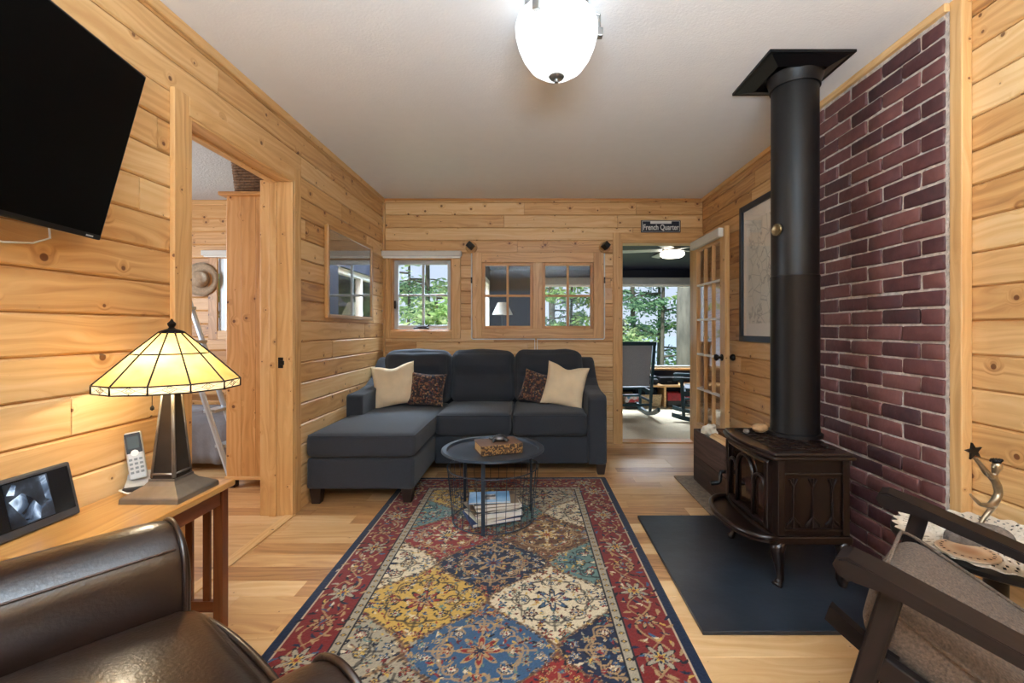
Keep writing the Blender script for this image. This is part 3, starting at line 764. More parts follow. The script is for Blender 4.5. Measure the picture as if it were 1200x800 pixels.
for k in range(9):
    y = SY0+.04+k*.052
    if y < SY1-.02: tube(bm, [(SXF+.02, y, .604), (SXB-.03, y+.0, .604)], .004, 6)
for k in range(6): tube(bm, [(SXF+.02+k*.048, SY0+.04, .604), (SXF+.02+k*.048, SY1-.04, .604)], .004, 6)
wpart('trivet_grate', bm, IRON, st)
bm = BM(); prism(bm, bow(SXF-.012, SY0-.016, SY1+.016, SXB+.012, .02), .207, .242, 'Z'); o = wpart('base_plate', bm, IRON, st); md = o.modifiers.new('b', 'BEVEL'); md.width = .006; md.segments = 3
bm = BM(); n = 20
def lip(s): return [(SXF+.0-.155*s*math.sin(PI*i/n)**.8, 2.22-.255*s*math.cos(PI*i/n)) for i in range(n+1)]
prism(bm, lip(1)+[(SXF+.01, SY1), (SXF+.01, SY0)], .212, .226, 'Z'); wpart('ash_lip', bm, IRON, st)
bm = BM(); tube(bm, [(x, y, .236) for x, y in lip(1)], .012, 10); wpart('ash_lip_rim', bm, IRON, st, smooth=True)
# front door with gothic arches
bm = BM()
def fx(y): return SXF-.015*(1-((y-2.22)/.245)**2)
for y in (2.02, 2.42): box(bm, (fx(y)-.008, y, .405), (.03, .03, .30), None, .005)
for z in (.262, .548):
    tube(bm, [(fx(y)-.006, y, z) for y in np.linspace(2.005, 2.435, 9)], .015, 8)
o = wpart('door', bm, IRON, st)
bm = BM(); p = [(fx(y)-.004, y) for y in np.linspace(2.03, 2.41, 9)]
for a, b in zip(p, p[1:]):
    vs = [bm.verts.new((a[0], a[1], .27)), bm.verts.new((b[0], b[1], .27)), bm.verts.new((b[0], b[1], .54)), bm.verts.new((a[0], a[1], .54))]; bm.faces.new(vs)
PANE = mat('sooty_stove_glass', '#1F120C', .08, var=.6, vscale=9, spec=.8)
wpart('window_pane', bm, PANE, st)
bm = BM()
for (c, hw, z0, zs) in ((2.22, .085, .275, .44), (2.355, .05, .275, .42), (2.085, .05, .275, .42)):
    pts = [(c-hw, z0), (c-hw, zs)] + [(c-hw*math.cos(PI*i/10), zs+hw*1.05*math.sin(PI*i/10)) for i in range(1, 10)] + [(c+hw, zs), (c+hw, z0)]
    tube(bm, [(fx(y)-.012, y, z) for y, z in pts], .0085, 8)
wpart('arch_tracery', bm, IRON, st, smooth=True)
# near and far side panels
for yy, sg in ((SY0, -1), (SY1, 1)):
    bm = BM()
    bx(bm, SXF, SXF+.03, yy, yy+sg*.012, .245, .57, .003); bx(bm, SXB-.03, SXB, yy, yy+sg*.012, .245, .57, .003)
    bx(bm, SXF+.03, SXB-.03, yy, yy+sg*.009, .505, .515, .003); bx(bm, SXF+.03, SXB-.03, yy, yy+sg*.010, .262, .275, .003)
    for k in range(3):
        x = SXF+.07+k*.085
        tube(bm, [(x, yy+sg*.002, .275), (x, yy+sg*.002, .49)], .0055, 8)
        for s in (-1, 1):
            tube(bm, [(x, yy+sg*.003, .325), (x+s*.012, yy+sg*.003, .305), (x+s*.026, yy+sg*.003, .292), (x+s*.030, yy+sg*.003, .279)], [.004, .006, .006, .003], 8)
            tube(bm, [(x, yy+sg*.003, .452), (x+s*.009, yy+sg*.003, .47), (x+s*.018, yy+sg*.003, .488)], .004, 8)
        tube(bm, [(x, yy+sg*.004, .335), (x, yy+sg*.004, .285)], [.002, .008], 8)
    wpart('side_panel', bm, IRON, st)
for x, sx in ((1.075, -1), (1.35, 1)):
    for y, sy in ((1.99, -1), (2.45, 1)):
        bm = BM(); tube(bm, [(x+sx*.0, y, .212), (x+sx*.006, y+sy*.004, .17), (x-sx*.004, y, .10), (x-sx*.008, y, .05), (x+sx*.004, y+sy*.002, .026), (x+sx*.012, y+sy*.006, .0205)], [.034, .028, .019, .015, .019, .022], 12)
        wpart('leg', bm, IRON, st, smooth=True)
bm = BM(); prism(bm, [(2.03+.36*i/10, .21-.075*math.sin(PI*i/10)) for i in range(11)], 1.12, 1.34, 'X'); wpart('heat_shield', bm, BLKIRON, st, smooth=True, autos=50)
bm = BM(); tube(bm, [(SXF-.01, 2.445, .372), (SXF-.05, 2.445, .372), (SXF-.055, 2.44, .355), (SXF-.055, 2.44, .325), (SXF-.065, 2.44, .315), (SXF-.105, 2.44, .312)], [.010, .010, .010, .010, .011, .013], 10)
wpart('door_handle', bm, BLKIRON, st, smooth=True)
def pebble(name, label, c, s, m, rz, group=None):
    bm = BM(); bmesh.ops.create_icosphere(bm, subdivisions=3, radius=1)
    for v in bm.verts: v.co = v.co*(1+.12*noise.noise(v.co*1.3+Vector(c)*5)); v.co = Vector((v.co.x*s[0], v.co.y*s[1], v.co.z*s[2]))
    o = build(name, bm, m, smooth=True, loc=c); o.rotation_euler = (0, 0, rz); tag(o, label, 'stone', group)
pebble('stone', 'tan oval stone lying on the stove top in front of the pipe', (1.165, 2.33, .632), (.045, .03, .024), STONE, .3)
pebble('stone', 'small grey pebble at the far edge of the stove top', (1.085, 2.31, .62), (.016, .013, .012), STONEG, 0)

PX, PY = 1.325, 2.30
t = thing('stove_pipe', 'black round stove pipe rising from the wood stove to the ceiling', 'stove pipe', (PX, PY, .61))
bm = BM(); lathe(bm, [(.124, .606), (.124, .622), (.112, .626), (.112, .65)], 48, (PX, PY, 0)); wpart('collar', bm, STEELP, t, smooth=True, autos=40)
bm = BM(); lathe(bm, [(.110, .625), (.110, 1.395), (.1115, 1.398), (.1115, 1.402), (.1075, 1.405), (.1075, 2.40)], 64, (PX, PY, 0)); wpart('pipe', bm, STEELP, t, smooth=True, autos=40)
bm = BM(); lathe(bm, [(.1078, 2.345), (.115, 2.345), (.117, 2.365), (.130, 2.405)], 48, (PX, PY, 0)); wpart('ceiling_collar', bm, STEELP, t, smooth=True, autos=60)
bm = BM(); r4 = math.sqrt(2); lathe(bm, [(.12*r4, 2.395), (.195*r4, 2.422), (.2*r4, 2.43)], 4, (1.297, PY, 0), PI/4); bx(bm, 1.097, 1.497, PY-.2, PY+.2, 2.418, 2.4299); wpart('ceiling_plate', bm, BLKIRON, t)
bm = BM(); lathe(bm, [(0, 0), (.031, 0), (.031, .006), (.027, .009), (.024, .007), (0, .007)], 28)
bmesh.ops.transform(bm, matrix=Matrix.Translation((PX-.104, PY-.03, 1.632)) @ Matrix.Rotation(math.radians(17), 4, 'Z') @ Matrix.Rotation(-PI/2, 4, 'Y'), verts=bm.verts)
wpart('thermometer', bm, BRASS, t, smooth=True, autos=40, label='brass thermometer dial')

# firewood box, contents, mat
bm = BM(); bx(bm, 1.085, 1.60, 2.75, 3.50, .001, .012, .004)
tag(build('hearth_mat', bm, mat('brown_mat', '#7F7060', .95, var=.3, vscale=40, bump=.4)), 'thin brown mat on the floor under the firewood box', 'mat')
t = thing('firewood_box', 'dark weathered plank box for firewood beside the stove', 'box', (1.4, 3.13, .012))
fxs = (1.21, 1.585, 2.84, 3.42)
for nm, a in (('side_panel', (fxs[0], fxs[0]+.02, fxs[2], fxs[3])), ('side_panel', (fxs[1]-.02, fxs[1], fxs[2], fxs[3])), ('end_panel', (fxs[0]+.02, fxs[1]-.02, fxs[2], fxs[2]+.02)), ('end_panel', (fxs[0]+.02, fxs[1]-.02, fxs[3]-.02, fxs[3]))):
    bm = BM(); bx(bm, *a, .012, .2, .003); bx(bm, *a, .202, .39, .003); wpart(nm, bm, BOXW, t, wd=True)
bm = BM(); bx(bm, fxs[0]+.02, fxs[1]-.02, fxs[2]+.02, fxs[3]-.02, .012, .03); wpart('bottom', bm, BOXW, t, wd=True)
def log(c, l, r, rot, label):
    bm = BM(); n = 9
    rr = [r*random.uniform(.8, 1.15) for _ in range(n)]
    a = [bm.verts.new((rr[k]*math.cos(2*PI*k/n), -l/2, rr[k]*.8*math.sin(2*PI*k/n))) for k in range(n)]
    b = [bm.verts.new((rr[k]*math.cos(2*PI*k/n)*.95, l/2, rr[k]*.8*math.sin(2*PI*k/n))) for k in range(n)]
    bm.faces.new(a); bm.faces.new(b[::-1])
    for k in range(n): bm.faces.new((a[k], b[k], b[(k+1) % n], a[(k+1) % n]))
    o = build('firewood_log', bm, LOGW, wd=True, loc=c); o.rotation_euler = rot; tag(o, label, 'log', 'logs in the firewood box')
log((1.275, 3.0, .375), .30, .045, (.05, .02, .1), 'pale split log nearest the stove in the firewood box')
log((1.38, 3.05, .385), .34, .05, (.1, 0, -.2), 'split log in the middle of the firewood box')
log((1.49, 3.08, .37), .36, .05, (-.05, 0, .08), 'split log against the wall side of the firewood box')
log((1.31, 3.06, .285), .30, .045, (0, 0, -.05), 'bottom layer split log under the others in the firewood box')
log((1.43, 3.06, .275), .34, .055, (0, 0, .1), 'bottom layer split log on the wall side of the firewood box')
log((1.36, 3.1, .15), .4, .07, (0, 0, 0), 'thick log on the bottom of the firewood box')
bm = BM(); bmesh.ops.create_icosphere(bm, subdivisions=4, radius=.055)
for v in bm.verts: v.co *= 1+.35*noise.noise(v.co*30)
tag(build('crumpled_paper', bm, PAPER, loc=(1.275, 3.27, .40)), 'crumpled white paper ball at the far end of the firewood box', 'paper')
bm = BM(); bx(bm, -.05, .05, -.06, .06, -.1, .1, .006); tag(build('kindling_carton', bm, mat('card', '#7A5236', .9), loc=(1.42, 3.33, .29)), 'small brown carton standing in the far end of the firewood box', 'carton')

# framed map
d = thing('framed_map', 'tall framed map in white mat on the right wall behind the stove pipe', 'picture', (XR-.02, 3.35, 1.04))
bm = BM()
fm = (3.05, 3.66, 1.04, 2.105)
bx(bm, XR-.03, XR-.001, fm[0], fm[0]+.045, fm[2], fm[3], .004); bx(bm, XR-.03, XR-.001, fm[1]-.045, fm[1], fm[2], fm[3], .004)
bx(bm, XR-.03, XR-.001, fm[0]+.045, fm[1]-.045, fm[2], fm[2]+.045, .004); bx(bm, XR-.03, XR-.001, fm[0]+.045, fm[1]-.045, fm[3]-.045, fm[3], .004)
wpart('frame', bm, mat('blue_black_frame', '#1A2735', .3, var=.1), d)
bm = BM(); bx(bm, XR-.012, XR-.004, fm[0]+.04, fm[1]-.04, fm[2]+.04, fm[3]-.04); wpart('mat_board', bm, mat('mat_board', '#EDEBE6', .9, var=.02), d)
def map_mat():
    m, n, l, b = new_mat('map_sheet'); t = n.new('ShaderNodeTexCoord')
    a = n.new('ShaderNodeTexNoise'); a.inputs['Scale'].default_value = 4; a.inputs['Detail'].default_value = 8; l.new(t.outputs['Object'], a.inputs[0])
    f = mth(n, l, 'ABSOLUTE', mth(n, l, 'SUBTRACT', a.outputs[0], .5))
    v = n.new('ShaderNodeTexVoronoi'); v.feature = 'DISTANCE_TO_EDGE'; v.inputs['Scale'].default_value = 9; l.new(t.outputs['Object'], v.inputs[0])
    c = ramp(n, l, f, [(.0, '#A9ABAB'), (.008, '#D2D0C8'), (.014, '#E4E2DA')]); c = mixc(n, l, mth(n, l, 'LESS_THAN', v.outputs[0], .02), c, lin('#C2C3BF'))
    l.new(c, b.inputs[0]); b.inputs['Roughness'].default_value = .7; return m
bm = BM(); bx(bm, XR-.0135, XR-.0115, fm[0]+.13, fm[1]-.13, fm[2]+.14, fm[3]-.14); wpart('map_sheet', bm, map_mat(), d)
bm = BM(); bx(bm, XR-.0185, XR-.0165, fm[0]+.04, fm[1]-.04, fm[2]+.04, fm[3]-.04); wpart('glass', bm, GLASS, d)

# ------------------------------------------------------------ sofa
sf = thing('sectional_sofa', 'charcoal blue sectional sofa with a chaise on its left', 'sofa', (-.45, 3.9, 0))
bm = BM(); bx(bm, -.765, .44, 3.545, 4.41, .085, .305, .02, 3); wpart('seat_base', bm, CHAR, sf)
bm = BM(); bx(bm, -1.455, -.762, 2.925, 4.41, .105, .305, .02, 3); wpart('chaise_base', bm, CHAR, sf)
bm = BM(); cushion(bm, (-1.107, 3.56, .385), (.70, 1.30, .155), .04, (0, 0, .012), 14); wpart('chaise_cushion', bm, CHAR, sf, smooth=True)
def piping(x0, x1, y0, y1, z, r, parent):
    bm = BM(); pts = []
    for cx, cy, a in ((x1-r, y1-r, 0), (x0+r, y1-r, 1), (x0+r, y0+r, 2), (x1-r, y0+r, 3)):
        for k in range(5): th = (a+k/4)*PI/2; pts.append((cx+r*math.cos(th), cy+r*math.sin(th), z))
    tube(bm, pts, .005, 6, True); return wpart('piping', bm, CHAR, parent, smooth=True)
piping(-1.449, -.765, 2.917, 4.2, .448, .035, sf)
for x0, x1 in ((-.75, -.163), (-.158, .428)):
    bm = BM(); cushion(bm, ((x0+x1)/2, 3.86, .395), (x1-x0, .72, .18), .045, (0, .008, .014), 14); wpart('seat_cushion', bm, CHAR, sf, smooth=True)
    piping(x0+.006, x1-.006, 3.508, 4.2, .467, .04, sf)
bm = BM(); bx(bm, -1.455, .575, 4.26, 4.43, .30, .865, .04, 4); wpart('back_frame', bm, CHAR, sf, smooth=True, autos=60)
for k, (x0, x1) in enumerate(((-1.335, -.742), (-.738, -.165), (-.160, .452))):
    bm = BM(); cushion(bm, ((x0+x1)/2, 4.165, .70), (x1-x0, .21, .47), .075, (.010, .05, .018), 18, (math.radians(-8), 0, 0), .010, k)
    for sx in (-.11, .11):
        for v in bm.verts:
            dd = math.hypot(v.co.x-(x0+x1)/2-sx, v.co.z-.74)
            if v.co.y < 4.16: v.co.y += .032*math.exp(-(dd/.04)**2)+.022*math.exp(-((v.co.z-.74)/.035)**2)
    wpart('back_cushion', bm, CHAR, sf, smooth=True)
prof = [(3.52, .085), (3.52, .585), (3.535, .612), (3.57, .625), (3.80, .63), (3.95, .65), (4.08, .70), (4.18, .775), (4.26, .845), (4.34, .868), (4.43, .865), (4.43, .085)]
bm = BM(); prism(bm, prof, .43, .578, 'X'); o = wpart('arm', bm, CHAR, sf); md = o.modifiers.new('b', 'BEVEL'); md.width = .022; md.segments = 4; md.limit_method = 'ANGLE'
bm = BM(); prism(bm, [(max(y, 3.55), max(z, .30)) for y, z in prof[1:-1]]+[(4.43, .30), (3.55, .30)], -1.455, -1.325, 'X'); bmesh.ops.remove_doubles(bm, verts=bm.verts, dist=1e-4)
o = wpart('arm', bm, CHAR, sf); md = o.modifiers.new('b', 'BEVEL'); md.width = .02; md.segments = 4; md.limit_method = 'ANGLE'
for x, y, h in ((-1.405, 2.975, .107), (-.812, 2.975, .107), (.535, 3.57, .088), (.535, 4.36, .088), (-1.405, 4.36, .107)):
    bm = BM(); vs = box(bm, (x, y, h/2+.004), (.075, .075, h-.008), None, .004)
    z0 = .0 if y > 3 or x < -1 else .0095
    for v in bm.verts:
        if v.co.z < h/2: v.co.x = x+(v.co.x-x)*.72; v.co.y = y+(v.co.y-y)*.72; v.co.z = max(z0, v.co.z-.004+z0)
    wpart('leg', bm, DKBRN, sf)

# cushions on the sofa
def tapestry():
    m, n, l, b = new_mat('tapestry'); t = n.new('ShaderNodeTexCoord')
    v = n.new('ShaderNodeTexVoronoi'); v.inputs['Scale'].default_value = 75; l.new(t.outputs['Object'], v.inputs[0])
    s = n.new('ShaderNodeSeparateColor'); l.new(v.outputs['Color'], s.inputs[0])
    c = ramp(n, l, s.outputs[0], [(.0, '#1C1A20'), (.32, '#2B2328'), (.46, '#4A3226'), (.64, '#7A4E34'), (.76, '#8F7354'), (.85, '#5E2A22'), (1, '#39434F')])
    l.node_tree if False else None
    l.new(c, b.inputs[0]); b.inputs['Roughness'].default_value = .95; b.inputs['Sheen Weight'].default_value = .2
    bp = n.new('ShaderNodeBump'); bp.inputs['Strength'].default_value = .4; bp.inputs['Distance'].default_value = .004; l.new(v.outputs[0], bp.inputs['Height']); l.new(bp.outputs[0], b.inputs['Normal']); return m
TAP = tapestry()
def pillow(label, c, s, m, rot, chop, seed, fringe=0):
    bm = BM(); n = 24; top = []; gr = {}
    ts = [math.sin(t*PI/2) for t in np.linspace(-1, 1, n+1)]
    for sg in (1, -1):
        for i, a in enumerate(ts):
            for j, b in enumerate(ts):
                edge = i in (0, n) or j in (0, n)
                if edge and sg < 0: gr[(sg, i, j)] = gr[(1, i, j)]; continue
                x = a*(1-.09*(1-b*b)); z = b*(1-.09*(1-a*a))
                if z > 0: z -= chop*z*math.exp(-(a/.42)**2)
                th = (max(0, 1-a*a)*max(0, 1-b*b))**.45
                y = -sg*s[1]/2*th
                p = Vector((x*s[0]/2, y, z*s[2]/2)); w_ = noise.noise_vector(p*9+Vector((seed, 0, 0)))*.012*(th+.15)
                gr[(sg, i, j)] = bm.verts.new(p+w_)
        for i in range(n):
            for j in range(n):
                q = [gr[(sg, i, j)], gr[(sg, i+1, j)], gr[(sg, i+1, j+1)], gr[(sg, i, j+1)]]
                bm.faces.new(q if sg > 0 else q[::-1])
    o = build('throw_pillow', bm, m, smooth=True, loc=c); o.rotation_euler = [math.radians(x) for x in rot]
    tag(o, label, 'pillow', 'throw pillows on the sofa')
pillow('plain beige pillow on the chaise end of the sofa', (-1.19, 3.93, .655), (.37, .16, .37), BEIGE, (-16, -8, 12), .16, 1)
pillow('dark patterned tapestry pillow leaning beside the beige one on the chaise end', (-.91, 3.93, .617), (.31, .13, .29), TAP, (-18, 4, 0), .03, 2)
pillow('dark patterned tapestry pillow at the right end of the sofa', (.045, 3.945, .63), (.29, .13, .28), TAP, (-18, 12, -14), .03, 3)
pillow('plain beige pillow against the right arm of the sofa', (.275, 3.86, .66), (.36, .15, .37), BEIGE, (-16, 9, -14), .2, 4)

# ------------------------------------------------------------ coffee table and what lies on it
TX, TY = -.235, 2.72
ct = thing('coffee_table', 'round black metal coffee table with tray top and wire basket base', 'table', (TX, TY, .0095))
TBLK = mat('satin_black_metal', '#3A434E', .38, .45, var=.08)
bm = BM(); lathe(bm, [(0, .416), (.262, .416), (.268, .418), (.274, .432), (.298, .433), (.305, .428), (.306, .422), (.300, .424), (.276, .424), (.270, .409), (.262, .408), (0, .408)], 72, (TX, TY, 0)); wpart('tray_top', bm, TBLK, ct, smooth=True, autos=35)
def circ(r, z, n=64): return [(TX+r*math.cos(2*PI*k/n), TY+r*math.sin(2*PI*k/n), z) for k in range(n)]
bm = BM(); tube(bm, circ(.27, .325), .0035, 6, True); wpart('upper_ring', bm, TBLK, ct, smooth=True)
bm = BM(); tube(bm, circ(.24, .018), .0035, 6, True); tube(bm, circ(.253, .14), .0022, 6, True); wpart('lower_ring', bm, TBLK, ct, smooth=True)
bm = BM()
for k in range(30):
    a = 2*PI*k/30+.05; tube(bm, [(TX+.24*math.cos(a), TY+.24*math.sin(a), .018), (TX+.27*math.cos(a), TY+.27*math.sin(a), .325)], .0019, 5)
wpart('basket_wires', bm, TBLK, ct)
bm = BM()
for k in range(-5, 6):
    q = math.sqrt(max(0, .24**2-(k*.042)**2)); tube(bm, [(TX+k*.042, TY-q, .018), (TX+k*.042, TY+q, .018)], .0018, 5)
wpart('basket_floor', bm, TBLK, ct)
for a in (-98, -98+120, -98+240):
    a = math.radians(a); bm = BM(); ca, sa = math.cos(a), math.sin(a)
    box(bm, (TX+.243*ca, TY+.243*sa, .213), (.008, .022, .404), Euler((0, 0, a)), .002); wpart('leg', bm, TBLK, ct)
# antique book + turtle
def bookcover():
    m, n, l, b = new_mat('antique_cover'); t = n.new('ShaderNodeTexCoord'); v = n.new('ShaderNodeTexVoronoi'); v.inputs['Scale'].default_value = 130; l.new(t.outputs['Object'], v.inputs[0])
    s = n.new('ShaderNodeSeparateColor'); l.new(v.outputs['Color'], s.inputs[0])
    l.new(ramp(n, l, s.outputs[0], [(.3, '#2C1D14'), (.55, '#5B3A22'), (.8, '#9A7443')]), b.inputs[0]); b.inputs['Roughness'].default_value = .5; return m
bk = thing('antique_book', 'thick old brown book lying on the black coffee table', 'book', (-.205, 2.70, .4165), math.radians(20))
bm = BM(); bx(bm, -.125, .125, -.085, .085, 0, .006, .002); bx(bm, -.125, .125, -.085, .085, .051, .057, .002); build('cover', bm, mat('book_cloth', '#6B4C38', .55, var=.2), bk)
bm = BM(); bx(bm, -.125, .125, -.093, -.0855, 0, .057, .004); build('spine', bm, bookcover(), bk, label='spine with gilt pattern')
bm = BM(); bx(bm, -.12, .12, -.084, .08, .0065, .0505); build('pages', bm, mat('old_pages', '#B98F58', .9, var=.12, vscale=3, stretch=(1, 1, 60)), bk)
PEW = mat('pewter', '#5B5C60', .35, .8, var=.2, vscale=40)
tu = thing('turtle_figurine', 'small pewter turtle sitting on the old brown book', 'figurine', (-.195, 2.705, .474), math.radians(190))
bm = BM(); bmesh.ops.create_uvsphere(bm, u_segments=20, v_segments=10, radius=1)
for v in bm.verts: v.co = Vector((v.co.x*.043, v.co.y*.033, max(v.co.z, -.15)*.026+.013))*1.0; v.co += v.co.normalized()*.0015*noise.noise(v.co*140)
build('shell', bm, PEW, tu, smooth=True)
bm = BM(); tube(bm, [(.034, 0, .010), (.05, 0, .017), (.058, 0, .021), (.066, 0, .019)], [.008, .008, .010, .005], 10); build('head', bm, PEW, tu, smooth=True)
for sx in (-1, 1):
    for sy in (-1, 1):
        bm = BM(); tube(bm, [(sx*.026, sy*.02, .012), (sx*.038, sy*.032, .009), (sx*.044, sy*.036, .004)], [.009, .008, .006], 8); build('leg', bm, PEW, tu, smooth=True)
bm = BM(); tube(bm, [(-.04, 0, .007), (-.055, 0, .004)], [.005, .002], 8); build('tail', bm, PEW, tu, smooth=True)
# reading matter in the basket
MAGW = mat('magazine_pages', '#D8D2C6', .7, var=.1, vscale=3, stretch=(1, 1, 120))
def photo_cover(name, stops, sc):
    m, n, l, b = new_mat(name); t = n.new('ShaderNodeTexCoord'); nz = n.new('ShaderNodeTexNoise'); nz.inputs['Scale'].default_value = sc; nz.inputs['Detail'].default_value = 5
    l.new(t.outputs['Object'], nz.inputs[0]); l.new(ramp(n, l, nz.outputs[0], stops), b.inputs[0]); b.inputs['Roughness'].default_value = .35; return m
cov = [photo_cover('cover_navy', [(.4, '#23345C'), (.7, '#3C5890')], 8), photo_cover('cover_cream', [(.4, '#BFB59E'), (.6, '#D9D0BC')], 9), photo_cover('cover_brown', [(.4, '#4A3A30'), (.6, '#8A6E50')], 14),
       photo_cover('cover_white', [(.4, '#D5D4D2'), (.6, '#E6E4E0')], 9), photo_cover('cover_sky', [(.42, '#6FA3CC'), (.5, '#8FBBDD'), (.62, '#A8CBE4')], 6)]
z = .0225
for k, (cw, cd, h, rz, ox, oy, ci, lb) in enumerate(((.29, .23, .020, 22, -.01, 0, 0, 'navy covered book at the bottom of the stack in the wire basket'),
        (.28, .22, .014, 30, .0, .0, 1, 'cream magazine second from the bottom in the wire basket'), (.27, .22, .022, 14, .02, .01, 3, 'white paged book in the lower middle of the basket stack'),
        (.28, .21, .012, 26, -.01, .01, 2, 'brown covered magazine in the middle of the basket stack'), (.27, .20, .016, 18, .015, .015, 1, 'cream magazine third from the top in the wire basket'),
        (.26, .20, .020, 12, .01, .01, 2, 'dark covered book right under the blue magazine'), (.24, .17, .010, 6, -.02, .0, 4, 'sky blue magazine on top of the stack in the wire basket'))):
    b_ = thing('magazine' if h < .017 else 'stacked_book', lb, 'magazine' if h < .017 else 'book', (TX+ox, TY+oy-.01, z), math.radians(rz), 'reading stack in the coffee table basket')
    bm = BM(); bx(bm, -cw/2, cw/2, -cd/2, cd/2, h-.0025, h, .0005); bx(bm, -cw/2, cw/2, -cd/2, cd/2, 0, .0025, .0005); bx(bm, -cw/2, -cw/2+.003, -cd/2, cd/2, .0025, h-.0025); build('cover', bm, cov[ci], b_)
    bm = BM(); bx(bm, -cw/2+.003, cw/2-.002, -cd/2+.002, cd/2-.002, .0025, h-.0025); build('pages', bm, MAGW, b_)
    if ci == 4:
        bm = BM(); bx(bm, -.035, .035, -.05, .035, h, h+.0004); build('cover_photo', bm, photo_cover('cover_picture', [(.4, '#26211E'), (.5, '#8A7A6A'), (.6, '#D9D2C6')], 22), b_, label='printed photo')
    z += h+.0008

# ------------------------------------------------------------ television on the left wall
tv = thing('television', 'black flat television tilted out from the left wall', 'tv')
wv = Vector((-.165, .986, 0)).normalized(); uvv = Vector((.237, .04, .971)); uvv = (uvv-wv*uvv.dot(wv)).normalized(); bv = uvv.cross(wv)
M = Matrix.Identity(4)
M.col[0].xyz = wv; M.col[1].xyz = bv; M.col[2].xyz = uvv
Bc = Vector((-1.386, 1.46, CAMZ+.282)); TW, TH = .965, .552
M.translation = Bc - wv*TW/2
tv.matrix_world = M
bm = BM(); bx(bm, -TW/2, TW/2, 0, .022, 0, TH, .004); bx(bm, -.3, .3, .02, .05, .06, .40, .01); build('housing', bm, BLKPL, tv)
bm = BM(); bx(bm, -TW/2+.007, TW/2-.007, -.0012, .0005, .016, TH-.007); build('screen', bm, mat('tv_screen', '#020202', .45, var=.02, spec=.08), tv)
bm = BM(); bx(bm, TW/2-.06, TW/2-.035, -.002, 0, .005, .010); build('badge', bm, SILPL, tv)
bm = BM(); box(bm, (0, .075, .30), (.2, .05, .2), None, .006); build('mount_plate', bm, BLKIRON, tv)
bm = BM(); pts = [M.inverted() @ Vector(p) for p in ((XL+.004, .985, 1.75), (-1.40, .98, 1.73), (-1.34, .97, 1.72))]; tube(bm, pts, .025, 10); build('mount_arm', bm, BLKIRON, tv)
bm = BM(); tube(bm, [(XL+.02, 1.10, 1.44), (XL+.03, 1.17, 1.385), (XL+.025, 1.25, 1.378), (XL+.02, 1.33, 1.39), (XL+.012, 1.385, 1.415), (XL+.012, 1.38, 1.47)], .003, 6)
tag(build('television_cable', bm, WHTPL, smooth=True), 'thin white cable looping below the wall television', 'cable')

# ------------------------------------------------------------ side table, lamp, phone, photo frame
t = thing('side_table', 'narrow mission oak side table with slatted ends by the left wall', 'table', (-1.305, 1.47, 0))
tx0, tx1, ty0, ty1, tz = -1.465, -1.146, 1.15, 1.757, .562
bm = BM(); bx(bm, tx0, tx1, ty0, ty1, tz-.024, tz, .004, 3); wpart('tabletop', bm, OAKTOP, t, wd=True)
lx0, lx1, lyn, lyf = tx0+.03, tx1-.055, ty0+.03, ty1-.012
for x in (lx0, lx1):
    for y in (lyn, lyf-.036):
        bm = BM(); bx(bm, x, x+.036, y, y+.036, 0, tz-.024, .003); wpart('leg', bm, OAKDK, t, wd=True)
for y in (lyn+.006, lyf-.030):
    bm = BM(); bx(bm, lx0+.036, lx1, y, y+.022, tz-.085, tz-.024, .002); wpart('apron', bm, OAKDK, t, wd=True)
    bm = BM(); bx(bm, lx0+.036, lx1, y, y+.022, .07, .11, .002); wpart('rail', bm, OAKDK, t, wd=True)
    for k in range(3):
        x = lx0+.036+(lx1-lx0-.036)*(k+.5)/3
        bm = BM(); bx(bm, x-.013, x+.013, y+.005, y+.017, .11, tz-.085, .001); wpart('slat', bm, OAKDK, t, wd=True)
for x in (lx0+.007, lx1+.007):
    bm = BM(); bx(bm, x, x+.022, lyn+.036, lyf-.036, tz-.085, tz-.024, .002); wpart('apron', bm, OAKDK, t, wd=True)

LX, LY = -1.262, 1.592
lp = thing('table_lamp', 'bronze column table lamp with yellow leaded glass shade', 'lamp', (LX, LY, tz))
def sq(bm, lv, ph=PI/4):
    lathe(bm, [(r*math.sqrt(2), z) for r, z in lv], 4, (0, 0, 0), ph)
bm = BM(); sq(bm, [(0, 0), (.098, 0), (.097, .016), (.094, .020), (.084, .026), (.070, .036), (.054, .046), (.045, .058), (.044, .066), (0, .066)]); build('base', bm, BRONZE, lp)
bm = BM(); sq(bm, [(.040, .066), (.016, .40), (0, .40)])
build('column', bm, mat('column_bronze', '#4D453E', .4, .7, var=.2), lp)
bm = BM()
for a in range(4):
    R = Matrix.Rotation(a*PI/2, 3, 'Z')
    def q(x, z): hw = .040+(.016-.040)*(z-.066)/.334; return R @ Vector((x*hw, -hw-.0005, z))
    for xs in (-.92, .92): tube(bm, [q(xs, .069), q(xs, .39)], .0042, 6)
    tube(bm, [q(-.92, .082), q(.92, .082)], .004, 6)
build('column_edging', bm, BRONZE, lp, smooth=True)
bm = BM(); lathe(bm, [(.012, .39), (.012, .545), (0, .545)], 12); build('socket_stem', bm, BRONZED, lp)
AMB = None
